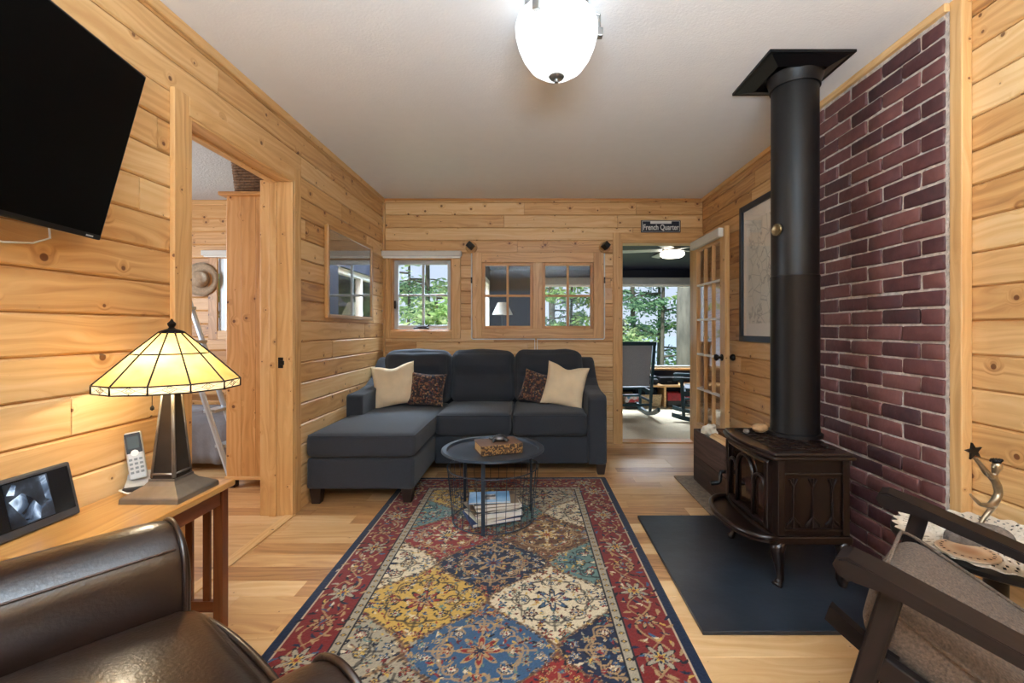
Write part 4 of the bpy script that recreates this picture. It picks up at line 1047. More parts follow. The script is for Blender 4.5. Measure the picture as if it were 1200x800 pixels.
def stained():
    m, n, l, b = new_mat('amber_leaded_glass'); out = n['Material Output']
    t = n.new('ShaderNodeTexCoord'); nz = n.new('ShaderNodeTexNoise'); nz.inputs['Scale'].default_value = 14; nz.inputs['Detail'].default_value = 3; l.new(t.outputs['Object'], nz.inputs[0])
    c = ramp(n, l, nz.outputs[0], [(.3, '#E6BF6E'), (.7, '#EFD492')])
    l.new(c, b.inputs[0]); b.inputs['Roughness'].default_value = .2
    tl_ = n.new('ShaderNodeBsdfTranslucent'); l.new(c, tl_.inputs[0])
    mx = n.new('ShaderNodeMixShader'); mx.inputs[0].default_value = .55; l.new(b.outputs[0], mx.inputs[1]); l.new(tl_.outputs[0], mx.inputs[2]); l.new(mx.outputs[0], out.inputs[0]); return m
def band():
    m, n, l, b = new_mat('cream_leaded_glass'); out = n['Material Output']
    l.new(ramp(n, l, n.new('ShaderNodeTexNoise').outputs[0], [(.3, '#EFE3C0'), (.7, '#F7EFD6')]), b.inputs[0]); b.inputs['Roughness'].default_value = .2
    tl_ = n.new('ShaderNodeBsdfTranslucent'); tl_.inputs[0].default_value = lin('#F5EACC'); mx = n.new('ShaderNodeMixShader'); mx.inputs[0].default_value = .5
    l.new(b.outputs[0], mx.inputs[1]); l.new(tl_.outputs[0], mx.inputs[2]); l.new(mx.outputs[0], out.inputs[0]); return m
zr, zb, zt = .372, .398, .565; R0, R1 = .205, .036; NS = 12; ph = PI/12+.12
bm = BM(); lathe(bm, [(R0, zb), (.112, .492), (R1, zt)], NS, (0, 0, 0), ph); build('shade', bm, stained(), lp)
bm = BM(); lathe(bm, [(R0-.001, zr), (R0, zb)], NS, (0, 0, 0), ph); build('shade_band', bm, band(), lp, label='pale band of small diamond panes')
bm = BM()
def rp(r, z, k, j=0): a = 2*PI*(k+j)/NS+ph; rr = r*(math.cos(PI/NS) if j == .5 else 1); return (rr*math.cos(a), rr*math.sin(a), z)
for k in range(NS):
    tube(bm, [rp(R0+.001, zr, k), rp(R0+.001, zb, k), rp(.113, .493, k), rp(R1+.001, zt, k)], .0027, 6)
    for r, z in ((R0, zr), (R0+.001, zb), (.113, .493)): tube(bm, [rp(r, z, k), rp(r, z, k+1)], .0024, 6)
    a, b_ = Vector(rp(R0, zr, k)), Vector(rp(R0, zr, k+1)); c, d2 = Vector(rp(R0, zb, k)), Vector(rp(R0, zb, k+1))
    def m_(f, g): return (a.lerp(b_, f)).lerp(c.lerp(d2, f), g)*1.003
    for f0 in (.5,):
        tube(bm, [m_(.32, .5), m_(.5, .9), m_(.68, .5), m_(.5, .1)], .0013, 5, True); tube(bm, [m_(.42, .5), m_(.5, .72), m_(.58, .5), m_(.5, .28)], .001, 5, True)
        tube(bm, [m_(.02, .1), m_(.32, .5), m_(.02, .9)], .0008, 5); tube(bm, [m_(.98, .1), m_(.68, .5), m_(.98, .9)], .0008, 5)
build('shade_leading', bm, BRONZED, lp, smooth=True)
bm = BM(); lathe(bm, [(.040, .562), (.038, .568), (.022, .575), (.012, .578), (.008, .583), (.012, .590), (.013, .597), (.006, .604), (.002, .612), (0, .613)], 24); build('finial_cap', bm, BRONZED, lp, smooth=True, autos=50)
bm = BM(); tube(bm, [(-.035, -.04, .44), (-.035, -.04, .315)], .0012, 5); lathe(bm, [(0, .298), (.006, .302), (.006, .309), (.002, .316), (0, .316)], 10, (-.035, -.04, 0)); build('pull_chain', bm, BRONZED, lp)
L1 = light('table_lamp_bulb', 'POINT', (0, -.035, .435), (0, 0, 0), TABLE_LAMP_W, (1, .84, .60), .03); L1.parent = lp

cb = thing('phone_charger', 'silver and black charging cradle under the cordless phone', 'charger', (-1.43, 1.655, tz), math.radians(35))
bm = BM(); bx(bm, -.042, .042, -.05, .05, 0, .018, .006, 3); build('cradle', bm, BLKPL, cb)
bm = BM(); prism(bm, [(-.045, .018), (-.03, .024), (.02, .03), (.045, .05), (.045, .018)], -.036, .036, 'X'); build('cradle_top', bm, SILPL, cb)
bm = BM(); tube(bm, [Vector((-1.45, 1.62, tz+.008)), Vector((-1.435, 1.58, tz+.016)), Vector((-1.40, 1.57, tz+.010)), Vector((-1.37, 1.585, tz+.0045)), Vector((-1.365, 1.60, tz+.004))], .003, 6)
tag(build('telephone_wire', bm, WHTPL, smooth=True), 'white cord running from the phone cradle toward the lamp', 'wire')
ph_ = thing('cordless_phone', 'silver cordless phone standing upright beside the table lamp', 'phone', (-1.375, 1.50, tz+.026))
ph_.rotation_euler = (math.radians(-18), math.radians(0), math.radians(28)); ph_.rotation_euler = (Euler((math.radians(-17), 0, 0)).to_matrix().to_4x4()).to_euler()
ph_.matrix_world = Matrix.Translation((-1.43, 1.655, tz+.034)) @ Matrix.Rotation(math.radians(35), 4, 'Z') @ Matrix.Rotation(math.radians(-12), 4, 'X') @ Matrix.Rotation(math.radians(-8), 4, 'Y') @ Matrix.Scale(1.1, 4)
bm = BM(); bx(bm, -.023, .023, -.010, .012, 0, .155, .006, 3); build('body', bm, SILPL, ph_)
bm = BM(); bx(bm, -.020, .020, -.0115, -.009, .085, .150, .001); build('display_surround', bm, BLKPL, ph_)
bm = BM(); bx(bm, -.015, .015, -.0122, -.011, .10, .14, .0005); build('display', bm, mat('lcd', '#3F4A4C', .2, var=.1), ph_)
bm = BM(); lathe(bm, [(0, 0), (.010, 0), (.010, .003), (0, .004)], 16); bmesh.ops.transform(bm, matrix=Matrix.Translation((0, -.0105, .085)) @ Matrix.Rotation(PI/2, 4, 'X'), verts=bm.verts); build('navigation_button', bm, WHTPL, ph_)
for i in range(3):
    for j in range(4):
        bm = BM(); box(bm, (-.013+.013*i, -.011, .022+.014*j), (.0085, .004, .0075), None, .001); build('key', bm, mat('key_grey', '#7E868C', .4) if (i, j) == (0, 0) else bpy.data.materials['key_grey'], ph_)

df = thing('digital_photo_frame', 'black digital photo frame showing a black and white photograph', 'photo frame')
# screen plane: bottom edge runs along the table, turned toward the room and leaning back
P0 = Vector((-1.408, 1.205, tz)); P1 = Vector((-1.215, 1.325, tz)); xd = (P1-P0).normalized()
M = Matrix.Translation((-1.412, 1.30, tz+.0035)) @ Matrix.Rotation(PI/2, 4, 'Z') @ Matrix.Rotation(math.radians(-13), 4, 'X')
df.matrix_world = M
fw, fh = .25, .165
bm = BM(); bx(bm, -fw/2, fw/2, 0, .018, 0, fh, .006, 3); build('frame', bm, GRYPL, df)
bm = BM(); bx(bm, -fw/2+.012, fw/2-.012, -.001, .001, .024, fh-.012); build('screen', bm, mat('frame_screen', '#14161B', .2, var=.2), df)
bm = BM(); tube(bm, [(0, .018, .07), (0, .036, .016)], .006, 8); build('stand', bm, BLKPL, df)
def oldphoto():
    m, n, l, b = new_mat('old_photograph'); t = n.new('ShaderNodeTexCoord'); nz = n.new('ShaderNodeTexNoise'); nz.inputs['Scale'].default_value = 16; nz.inputs['Detail'].default_value = 4; nz.inputs['Distortion'].default_value = .8
    l.new(t.outputs['Object'], nz.inputs[0]); c = ramp(n, l, nz.outputs[0], [(.36, '#10141C'), (.5, '#4A5A70'), (.58, '#93A8C2'), (.7, '#C6D6E6')]); l.new(c, b.inputs[0]); l.new(c, b.inputs['Emission Color']); b.inputs['Emission Strength'].default_value = .5; b.inputs['Roughness'].default_value = .2; return m
OP = oldphoto()
bm = BM(); bx(bm, -.062, .052, -.0018, -.0008, .026, fh-.016); build('photograph', bm, photo_cover('photo_dark', [(.35, '#0C1017'), (.55, '#2A3442'), (.7, '#5A6B80')], 18), df)
bm = BM(); vs = []
for poly in (((-.055, .10), (-.02, .115), (.0, .095), (.02, .06), (.012, .03), (-.02, .03), (-.035, .06)), ((-.058, .12), (-.04, .145), (-.03, .14), (-.04, .115)), ((.03, .145), (.047, .145), (.05, .07), (.035, .08)), ((.0, .052), (.05, .075), (.05, .068), (.0, .045))):
    bm.faces.new([bm.verts.new((x, -.0021, z)) for x, z in poly])
build('photograph_figure', bm, OP, df, label='pale seated shape in the photograph')

# ------------------------------------------------------------ leather armchair
fa = math.atan2(.821, .57)-PI/2-math.radians(3)
ac = thing('leather_armchair', 'dark brown leather armchair in the lower left corner', 'armchair', (-.600, .905, 0), fa)
HW = .405
def arm_bm(x):
    bm = BM(); prof = []
    # cross-section (x, z) of the arm, rolled top
    for px, pz in ((-.095, .10), (-.098, .50), (-.092, .585), (-.07, .635), (-.03, .657), (.01, .660), (.05, .645), (.080, .61), (.092, .56), (.088, .44), (.085, .10)): prof.append((px, pz))
    ys = [-.80, -.6, -.4, -.2, -.08, -.03, 0.0, .018, .026]; sc = [1, 1, 1, 1, 1, .995, .975, .93, .86]
    cz = .38; rings = []
    for y, s in zip(ys, sc):
        dz = .012*math.sin((y+.8)/.8*PI*.5) if y > -.8 else 0
        rings.append([bm.verts.new((x+px*s*1.12, y, cz+(pz-cz)*s+dz-.012)) for px, pz in prof])
    n = len(prof)
    for A, B in zip(rings, rings[1:]):
        for k in range(n): bm.faces.new((A[k], A[(k+1) % n], B[(k+1) % n], B[k]))
    bm.faces.new(rings[0][::-1]); bm.faces.new(rings[-1]); return bm, prof
for x in (-HW, HW):
    bm, prof = arm_bm(x); o = build('arm', bm, LEATH, ac, smooth=True, autos=70); md = o.modifiers.new('s', 'SUBSURF'); md.levels = 2; md.render_levels = 2
    bm = BM(); tube(bm, chaikin([(x+px*1.10, .006, .38+(pz-.38)*.975) for px, pz in prof], 3), .0055, 8); o = build('arm_welt', bm, LEATH, ac, smooth=True)
    s = 1 if x < 0 else -1
    bm = BM(); tube(bm, [(x+s*.091, y, .612-.012+.012*math.sin((y+.8)/.8*PI*.5)) for y in np.linspace(-.78, -.01, 16)], .0028, 6); o = build('arm_seam', bm, mat('leather_seam', '#4A352B', .45) if x < 0 else bpy.data.materials['leather_seam'], ac, smooth=True)
bm = BM(); cushion(bm, (0, -.30, .395), (.615, .68, .18), .06, (0, .02, .05), 16); build('seat_cushion', bm, LEATH, ac, smooth=True)
bm = BM(); pts = []
for k in range(21): 
    u = -1+2*k/20; pts.append((u*.295, .030-.020*abs(u)**10+.018*(1-u*u), .445+.012*(1-u*u)))
tube(bm, pts, .007, 8); build('seat_welt', bm, LEATH, ac, smooth=True)
bm = BM(); bx(bm, -.33, .33, -.78, .0, .10, .30, .02, 3); build('seat_base', bm, LEATH, ac, smooth=True, autos=50)
bm = BM(); cushion(bm, (0, -.68, .62), (.64, .2, .5), .08, (0, .03, .02), 12, (math.radians(-8), 0, 0)); build('backrest', bm, LEATH, ac, smooth=True)
for x in (-.43, .43):
    for y in (-.74, -.04):
        bm = BM(); tube(bm, [(x, y, .0 if True else 0), (x, y, .105)], [.018, .027], 12); build('leg', bm, DKBRN, ac, smooth=True, autos=40)

# ------------------------------------------------------------ rocking chairs
def rocking_chair(label, M, WM, group, back, slats, tall=.98, wood_=True):
    rc = thing('rocking_chair', label, 'rocking chair', group=group); rc.matrix_world = M
    X = .272; R = 1.1
    def part(n, f): 
        bm = BM(); f(bm); return build(n, bm, WM, rc, wd=wood_, smooth=False)
    def rz_(y): return R-math.sqrt(R*R-y*y)
    for s in (-1, 1):
        def arm(bm):
            pts = [(a, b-.08) for a, b in ((.325, .577), (.338, .592), (.336, .612), (.318, .622), (.25, .622), (-.33, .615), (-.33, .587), (.24, .594), (.29, .588), (.302, .573))]
            prism(bm, pts, s*X-.04, s*X+.04, 'X'); bmesh.ops.bevel(bm, geom=[e for e in bm.edges if abs(e.verts[0].co.x-e.verts[1].co.x) < 1e-5], offset=.006, segments=2, affect='EDGES')
        part('armrest', arm)
        part('front_post', lambda bm: box(bm, (s*X, .222, .295), (.030, .042, .465), Euler((math.radians(-3), 0, 0)), .006))
        def bp_(bm):
            a = math.atan2(.17, tall-.06); l = math.hypot(.17, tall-.06); box(bm, (s*X*.97, -.285, (tall+.06)/2), (.032, .045, l), Euler((a, 0, 0)), .006)
        part('back_post', bp_)
        def rk(bm):
            ys = np.linspace(-.50, .35, 20); prism(bm, [(y, rz_(y)) for y in ys]+[(y, rz_(y)+.05) for y in ys[::-1]], s*X-.018, s*X+.018, 'X')
        part('rocker', rk)
        part('side_rail', lambda bm: box(bm, (s*(X-.0), -.02, .325), (.026, .46, .055), Euler((math.radians(5), 0, 0)), .004))
        part('stretcher', lambda bm: box(bm, (s*X, -.02, .20), (.02, .46, .032), None, .004))
    part('front_rail', lambda bm: box(bm, (0, .195, .335), (2*X, .026, .055), None, .004))
    part('cross_stretcher', lambda bm: box(bm, (0, .205, .215), (2*X, .022, .03), None, .004))
    part('rear_stretcher', lambda bm: box(bm, (0, -.24, .16), (2*X, .022, .03), None, .004))
    part('top_rail', lambda bm: box(bm, (0, -.362, tall-.02), (2*X+.04, .03, .05), None, .008))
    if back:
        bm = BM(); prism(bm, [(-.235, .40), (-.349, tall-.04), (-.355, tall-.04), (-.241, .40)], -X+.03, X-.03, 'X'); build('back_sling', bm, back, rc)
        bm = BM(); prism(bm, [(-.235, .39), (.2, .41), (.2, .404), (-.235, .384)], -X+.02, X-.02, 'X'); build('seat_sling', bm, back, rc)
    else:
        for k in range(5): part('back_slat', lambda bm: box(bm, (-.2+.1*k, -.30, .67), (.05, .012, .58), Euler((math.radians(10.5), 0, 0)), .003))
        part('seat_board', lambda bm: box(bm, (0, -.02, .275), (2*X-.03, .44, .02), Euler((math.radians(8), 0, 0)), .004))
    return rc
RM = Matrix.Translation((1.215, .865, -.0005)) @ Matrix.Rotation(PI/4, 4, 'Z') @ Matrix.Translation((0, 0, 1.1)) @ Matrix.Rotation(math.radians(16), 4, 'X') @ Matrix.Translation((0, 0, -1.1))
rocking_chair('dark brown wooden rocking chair with tweed cushion in the lower right corner', RM, DARKW, None, None, True)
cu = thing('chair_cushion', 'brown grey tweed seat cushion on the dark rocking chair', 'cushion'); cu.matrix_world = RM
bm = BM(); cushion(bm, (0, .015, .352), (.475, .50, .115), .05, (0, .012, .016), 14, (math.radians(13), 0, 0)); build('cushion_body', bm, TWEED, cu, smooth=True)
bm = BM(); pts = []
for cx, cy, a in ((.2, .20, 0), (-.2, .20, 1), (-.2, -.20, 2), (.2, -.20, 3)):
    for k in range(5): th = (a+k/4)*PI/2; pts.append((cx+.036*math.cos(th), cy+.010+.048*math.sin(th), .402+.231*(cy+.048*math.sin(th))))
tube(bm, pts, .005, 6, True); build('piping', bm, TWEED, cu, smooth=True)

# ------------------------------------------------------------ round table with doily, coaster, star figure
RX, RY, RZT = 1.436, 1.41, .48
t = thing('round_side_table', 'small round black pedestal table between the rocking chair and right wall', 'table', (RX, RY, 0))
BT = mat('black_painted_wood', '#16120F', .35, var=.2)
bm = BM(); lathe(bm, [(0, RZT), (.245, RZT), (.258, RZT-.008), (.258, RZT-.02), (.24, RZT-.03), (0, RZT-.032)], 56); build('tabletop', bm, BT, t, smooth=True, autos=40)
bm = BM(); lathe(bm, [(.13, RZT-.032), (.12, RZT-.055), (.05, RZT-.07), (.03, .38), (.028, .2), (.045, .14), (.04, .09), (0, .09)], 32); build('pedestal', bm, BT, t, smooth=True, autos=50)
for k in range(3):
    a = k*2*PI/3+.4; bm = BM(); tube(bm, [(.02*math.cos(a), .02*math.sin(a), .13), (.09*math.cos(a), .09*math.sin(a), .09), (.17*math.cos(a), .17*math.sin(a), .025), (.20*math.cos(a), .20*math.sin(a), .014)], [.022, .02, .016, .014], 10); build('leg', bm, BT, t, smooth=True)
def doily(name, label, c, R, nl, m, cat, holes):
    bm = BM(); rings = []; n = nl*6
    rr = list(np.linspace(.0, 1, 13))[1:]
    ctr = bm.verts.new((0, 0, .003)); tops = []
    for i, f in enumerate(rr):
        tops.append([bm.verts.new((R*f*(1+(.035*math.cos(nl*2*PI*k/n) if f > .95 else 0))*math.cos(2*PI*k/n), R*f*(1+(.035*math.cos(nl*2*PI*k/n) if f > .95 else 0))*math.sin(2*PI*k/n), .003+.0012*math.sin(i*2.4)*math.cos(nl*2*PI*k/n))) for k in range(n)])
    for k in range(n): bm.faces.new((ctr, tops[0][k], tops[0][(k+1) % n]))
    for i in range(len(rr)-1):
        for k in range(n):
            if holes and i in (4, 6, 8, 9) and (k+i) % 3 == 0: continue
            bm.faces.new((tops[i][k], tops[i+1][k], tops[i+1][(k+1) % n], tops[i][(k+1) % n]))
    r = bmesh.ops.extrude_face_region(bm, geom=bm.faces[:]); bmesh.ops.translate(bm, vec=(0, 0, -.0025), verts=[v for v in r['geom'] if isinstance(v, bmesh.types.BMVert)])
    o = build(name, bm, m, loc=c); tag(o, label, cat); return o
doily('lace_doily', 'cream lace doily covering the small round black table', (RX, RY, RZT+.0005), .245, 30, LACE, 'doily', True)
def coaster_mat():
    m, n, l, b = new_mat('woven_coaster'); t = n.new('ShaderNodeTexCoord'); s = n.new('ShaderNodeVectorMath'); s.operation = 'LENGTH'; l.new(t.outputs['Object'], s.inputs[0])
    x = n.new('ShaderNodeSeparateXYZ'); l.new(t.outputs['Object'], x.inputs[0]); a = mth(n, l, 'ARCTAN2', x.outputs[1], x.outputs[0])
    r = s.outputs['Value']; dots = mth(n, l, 'MULTIPLY', mth(n, l, 'GREATER_THAN', mth(n, l, 'SINE', mth(n, l, 'MULTIPLY', a, 22)), .2), mth(n, l, 'LESS_THAN', mth(n, l, 'ABSOLUTE', mth(n, l, 'SUBTRACT', r, .058)), .0035))
    c = ramp(n, l, mth(n, l, 'MULTIPLY', r, 12), [(.2, '#B98B68'), (.5, '#CFAE8C'), (.7, '#C49E7C'), (.95, '#D8C3A6')]); c = mixc(n, l, dots, c, lin('#4A362B')); l.new(c, b.inputs[0]); b.inputs['Roughness'].default_value = .9; return m
bm = BM(); lathe(bm, [(0, .007), (.066, .007), (.072, .005), (.072, .001), (0, .0005)], 40); o = build('coaster', bm, coaster_mat(), smooth=True, autos=40, loc=(1.275, 1.335, RZT+.005)); tag(o, 'round tan woven coaster lying on the lace doily', 'coaster')
fg = thing('star_figurine', 'bronze dancing figure reaching up to a dark star on stone base', 'figurine', (1.375, 1.40, RZT+.004))
fg.scale = (.9, .9, .9)
bm = BM(); bmesh.ops.create_icosphere(bm, subdivisions=4, radius=1)
for v in bm.verts:
    q = v.co.copy(); v.co = Vector((q.x*.115, q.y*.055, max(q.z, -.2)*.052+.0105)); v.co += noise.noise_vector(q*2.2)*.004; v.co.z = max(v.co.z, 0)
build('stone_base', bm, STONEG, fg, smooth=True, label='rough grey stone base')
FIGM = mat('mottled_bronze', '#9A8B74', .28, .85, var=.55, vscale=22)
# figure in the plane facing the camera: pixel-free design, arched body, legs kicked left, arms up to the star
bm = BM(); K = 1.0
# one continuous skinned body: pelvis first, then spine, head, two arms, two legs (x to the right, z up)
# pelvis, spine, head, arms to the star, kicked leg, standing leg
J = [((.058, 0, .142), .017), ((.066, 0, .168), .0155), ((.060, 0, .196), .017), ((.046, 0, .222), .013), ((.047, -.004, .238), .009), ((.052, -.008, .258), .0225),
     ((.03, -.014, .226), .0085), ((.006, -.014, .254), .0065), ((-.024, -.012, .292), .005), ((.034, .014, .228), .008), ((.010, .012, .262), .006), ((-.022, .006, .296), .005),
     ((.022, -.012, .128), .0125), ((-.012, -.014, .134), .009), ((-.038, -.014, .160), .0065), ((-.046, -.014, .170), .0045),
     ((.052, .012, .108), .0125), ((.030, .014, .078), .010), ((.014, .014, .052), .0085), ((.053, -.010, .278), .017)]
E = [(0, 1), (1, 2), (2, 3), (3, 4), (4, 5), (3, 6), (6, 7), (7, 8), (3, 9), (9, 10), (10, 11), (0, 12), (12, 13), (13, 14), (14, 15), (0, 16), (16, 17), (17, 18), (5, 19)]
me = bpy.data.meshes.new('figure_body'); me.from_pydata([j[0] for j in J], E, []); me.materials.append(FIGM)
o = bpy.data.objects.new('figure_body', me); C.objects.link(o); o.parent = fg; o.scale = (1, 1, 1)
sk = o.modifiers.new('skin', 'SKIN'); sk.use_smooth_shade = True
for i, j in enumerate(J): me.skin_vertices[0].data[i].radius = (j[1]*.78, j[1]*.78); me.skin_vertices[0].data[i].use_root = (i == 0)
sb = o.modifiers.new('sub', 'SUBSURF'); sb.levels = 2; sb.render_levels = 2
bm = BM()
for k in range(9):
    a = k*.5; tube(bm, [(.052+.008*math.cos(a), -.006+.008*math.sin(a), .276), (.055+.016*math.cos(a), -.006+.014*math.sin(a), .281), (.058+.024*math.cos(a+.4), -.006+.018*math.sin(a+.4), .276)], [.006, .005, .002], 7)
build('hair', bm, BRONZED, fg, smooth=True)
bm = BM(); tube(bm, [(.038, -.012, .262), (.034, -.012, .259), (.038, -.012, .255)], [.003, .004, .002], 6); build('nose', bm, FIGM, fg, smooth=True)
bm = BM(); pts = []
for k in range(10):
    a = PI/2+k*PI/5+.2; r = .030 if k % 2 == 0 else .0125; pts.append((-.028+r*math.cos(a), .312+r*math.sin(a)))
prism(bm, pts, -.012, -.004, 'Y'); build('star', bm, BRONZED, fg)

# ------------------------------------------------------------ ceiling light
FX, FY = .095, 1.80
cl = thing('ceiling_light', 'white glass bowl ceiling light with nickel clips and finial', 'ceiling light', (FX, FY, ZC))
m, n, l, b = new_mat('opal_glass'); b.inputs['Base Color'].default_value = (.9, .88, .84, 1); b.inputs['Roughness'].default_value = .25
b.inputs['Emission Color'].default_value = (.84, .93, 1, 1); b.inputs['Emission Strength'].default_value = 2.2; OPAL = m
OPAL.node_tree.nodes['Principled BSDF'].inputs['Emission Strength'].default_value = BOWL_EMIT
bm = BM(); lathe(bm, [(0, 2.136), (.03, 2.137), (.07, 2.148), (.105, 2.172), (.132, 2.210), (.150, 2.252), (.161, 2.295), (.163, 2.325), (.155, 2.352), (.138, 2.370), (.12, 2.378)], 56, (FX, FY, 0)); wpart('glass_bowl', bm, OPAL, cl, smooth=True)
bm = BM(); lathe(bm, [(0, 2.37), (.105, 2.37), (.112, 2.378), (.112, 2.40), (.125, 2.405), (.125, 2.4299), (0, 2.4299)], 48, (FX, FY, 0)); wpart('canopy', bm, CHROME, cl, smooth=True, autos=40)
for a in (2, 122, 242):
    ar = math.radians(a); bm = BM(); R = Euler((0, 0, ar))
    def pt(r, z): return (FX+r*math.cos(ar), FY+r*math.sin(ar), z)
    box(bm, pt(.172, 2.312), (.022, .028, .034), R, .003); tube(bm, [pt(.172, 2.326), pt(.172, 2.385), pt(.12, 2.395)], .005, 8); wpart('clip', bm, CHROME, cl)
bm = BM(); lathe(bm, [(0, 2.112), (.008, 2.113), (.009, 2.124), (.026, 2.128), (.031, 2.135), (.026, 2.141), (0, 2.142)], 24, (FX, FY, 0)); wpart('finial', bm, CHROME, cl, smooth=True, autos=50)

c2 = copy_tree(cl); c2.location = (.1, -1.35, ZC); c2['label'] = 'matching white glass bowl ceiling light added out of view at the near end of the room for fill'  # extra bowl behind the camera, added to light the room
c3 = copy_tree(cl); c3.location = (.1, .15, ZC); c3['label'] = 'matching white glass bowl ceiling light added out of view right above the camera for fill'  # another unseen bowl, added for more general light

# ------------------------------------------------------------ small things on the walls
def speaker(x, z, yaw, label):
    t = thing('wall_speaker', label, 'speaker', (x, YB, z), 0, 'black satellite speakers beside the sunroom window')
    bm = BM(); lathe(bm, [(0, 0), (.058, 0), (.058, .012), (.05, .018), (0, .018)], 36); bmesh.ops.transform(bm, matrix=Matrix.Rotation(PI/2, 4, 'X'), verts=bm.verts); build('wooden_disc', bm, OAKTOP, t, wd=True)
    bm = BM(); tube(bm, [(0, -.015, 0), (0, -.055, .0)], .012, 10); build('swivel', bm, BLKPL, t)
    bm = BM(); box(bm, (0, -.085, .004), (.060, .064, .060), Euler((math.radians(-8), math.radians(40), math.radians(yaw))), .006, 3); build('cabinet', bm, BLKPL, t)
    R = Euler((math.radians(-8), math.radians(40), math.radians(yaw))).to_matrix()
    bm = BM(); box(bm, Vector((0, -.085, .004))+R @ Vector((0, -.0325, 0)), (.05, .004, .05), R, .001); build('grille', bm, mat('speaker_mesh', '#202225', .6) if 'speaker_mesh' not in bpy.data.materials else bpy.data.materials['speaker_mesh'], t)
speaker(-.605, 1.945, -15, 'black cube wall speaker above the left corner of the paired windows')
speaker(.715, 1.945, 18, 'black cube wall speaker beside the sunroom doorway')
for s, x, lb in ((-1, -.604, 'white speaker wire edging the left half of the paired windows'), (1, .714, 'white speaker wire edging the right half of the paired windows')):
    xm = .035+s*.012
    bm = BM(); tube(bm, [(x, YB-.006, 1.89), (x, YB-.006, 1.06), (x-s*.003, YB-.006, 1.042), (x-s*.012, YB-.006, 1.036), (xm, YB-.006, 1.036), (xm, YB-.006, .80)], .0065, 6)
    o = build('speaker_wire', bm, WHTPL, smooth=True, autos=40); tag(o, lb, 'wire', 'speaker wires around the paired windows')
    t = thing('cable_clip', 'black clip on the speaker wire %s' % ('left of the paired windows' if s < 0 else 'right of the paired windows'), 'clip', (x, YB-.012, 1.62), 0, 'black clips on the speaker wires')
    bm = BM(); bx(bm, -.007, .007, -.006, .006, -.03, .03, .002); build('clip_body', bm, BLKPL, t)
    bm = BM(); bx(bm, -.004, .004, -.009, -.005, -.008, .008, .001); build('clip_screw', bm, GRYPL, t)
t = thing('light_switch', 'almond light switch plate beside the sunroom doorway', 'switch', (.752, YB, 1.485))
ALM = mat('almond_plastic', '#D3B08A', .4, var=.03)
bm = BM(); bx(bm, -.036, .036, -.006, 0, -.058, .058, .002); build('plate', bm, ALM, t)
bm = BM(); box(bm, (0, -.008, 0), (.010, .014, .024), Euler((.4, 0, 0)), .001); build('toggle', bm, ALM, t)

sg = thing('street_sign', 'small black sign reading French Quarter above the sunroom doorway', 'sign', (1.272, YB, 2.093))
bm = BM(); bx(bm, -.196, .196, -.012, 0, 0, .122, .003); build('board', bm, mat('sign_black', '#1E2230', .4, var=.08), sg)
bm = BM(); bx(bm, -.186, -.182, -.0135, -.011, .008, .114); bx(bm, .182, .186, -.0135, -.011, .008, .114); bx(bm, -.182, .182, -.0135, -.011, .110, .114); bx(bm, -.182, .182, -.0135, -.011, .008, .010)
SWH = mat('sign_white', '#E6E6E2', .5, var=.02); build('border', bm, SWH, sg)
bm = BM(); bx(bm, -.105, .105, -.015, -.011, .086, .112, .002); build('top_plate', bm, SWH, sg, label='white strip along the top of the sign')
def text(name, s, size, loc, m, parent, off=.0):
    cu_ = bpy.data.curves.new(name, 'FONT'); cu_.body = s; cu_.size = size; cu_.align_x = 'CENTER'; cu_.extrude = .0012; cu_.offset = off; cu_.space_character = 1.0
    to = bpy.data.objects.new('tmp', cu_); C.objects.link(to); bpy.context.view_layer.update()
    me = bpy.data.meshes.new_from_object(to.evaluated_get(bpy.context.evaluated_depsgraph_get())); bpy.data.objects.remove(to)
    me.materials.clear(); me.materials.append(m); xs = [v.co.x for v in me.vertices]
    o = bpy.data.objects.new(name, me); C.objects.link(o); o.parent = parent; o.location = loc; o.rotation_euler = (PI/2, 0, 0); return o, max(xs)-min(xs)
o, wt = text('lettering', 'French Quarter', .072, (0, -.0135, .026), SWH, sg, .0012)
o.scale = (.352/wt, 1.05, 1)

t = thing('framed_picture', 'glazed picture in a thin wooden frame on the left wall', 'picture', (XL, 3.69, 1.22))
y0, y1, z0, z1 = 3.235, 4.15, 1.215, 1.885
bm = BM()
bx(bm, XL, XL+.028, y0, y0+.03, z0, z1, .004); bx(bm, XL, XL+.028, y1-.03, y1, z0, z1, .004); bx(bm, XL, XL+.028, y0+.03, y1-.03, z0, z0+.03, .004); bx(bm, XL, XL+.028, y0+.03, y1-.03, z1-.03, z1, .004)
wpart('frame', bm, OAKTOP, t, wd=True)
bm = BM(); bx(bm, XL+.002, XL+.012, y0+.028, y1-.028, z0+.028, z1-.028); wpart('print', bm, photo_cover('dim_print', [(.35, '#1E2022'), (.5, '#303132'), (.65, '#444240')], 4), t)
bm = BM(); bx(bm, XL+.016, XL+.018, y0+.028, y1-.028, z0+.028, z1-.028); wpart('glass', bm, glass_mat('picture_glass', refl=1, base=.17), t)

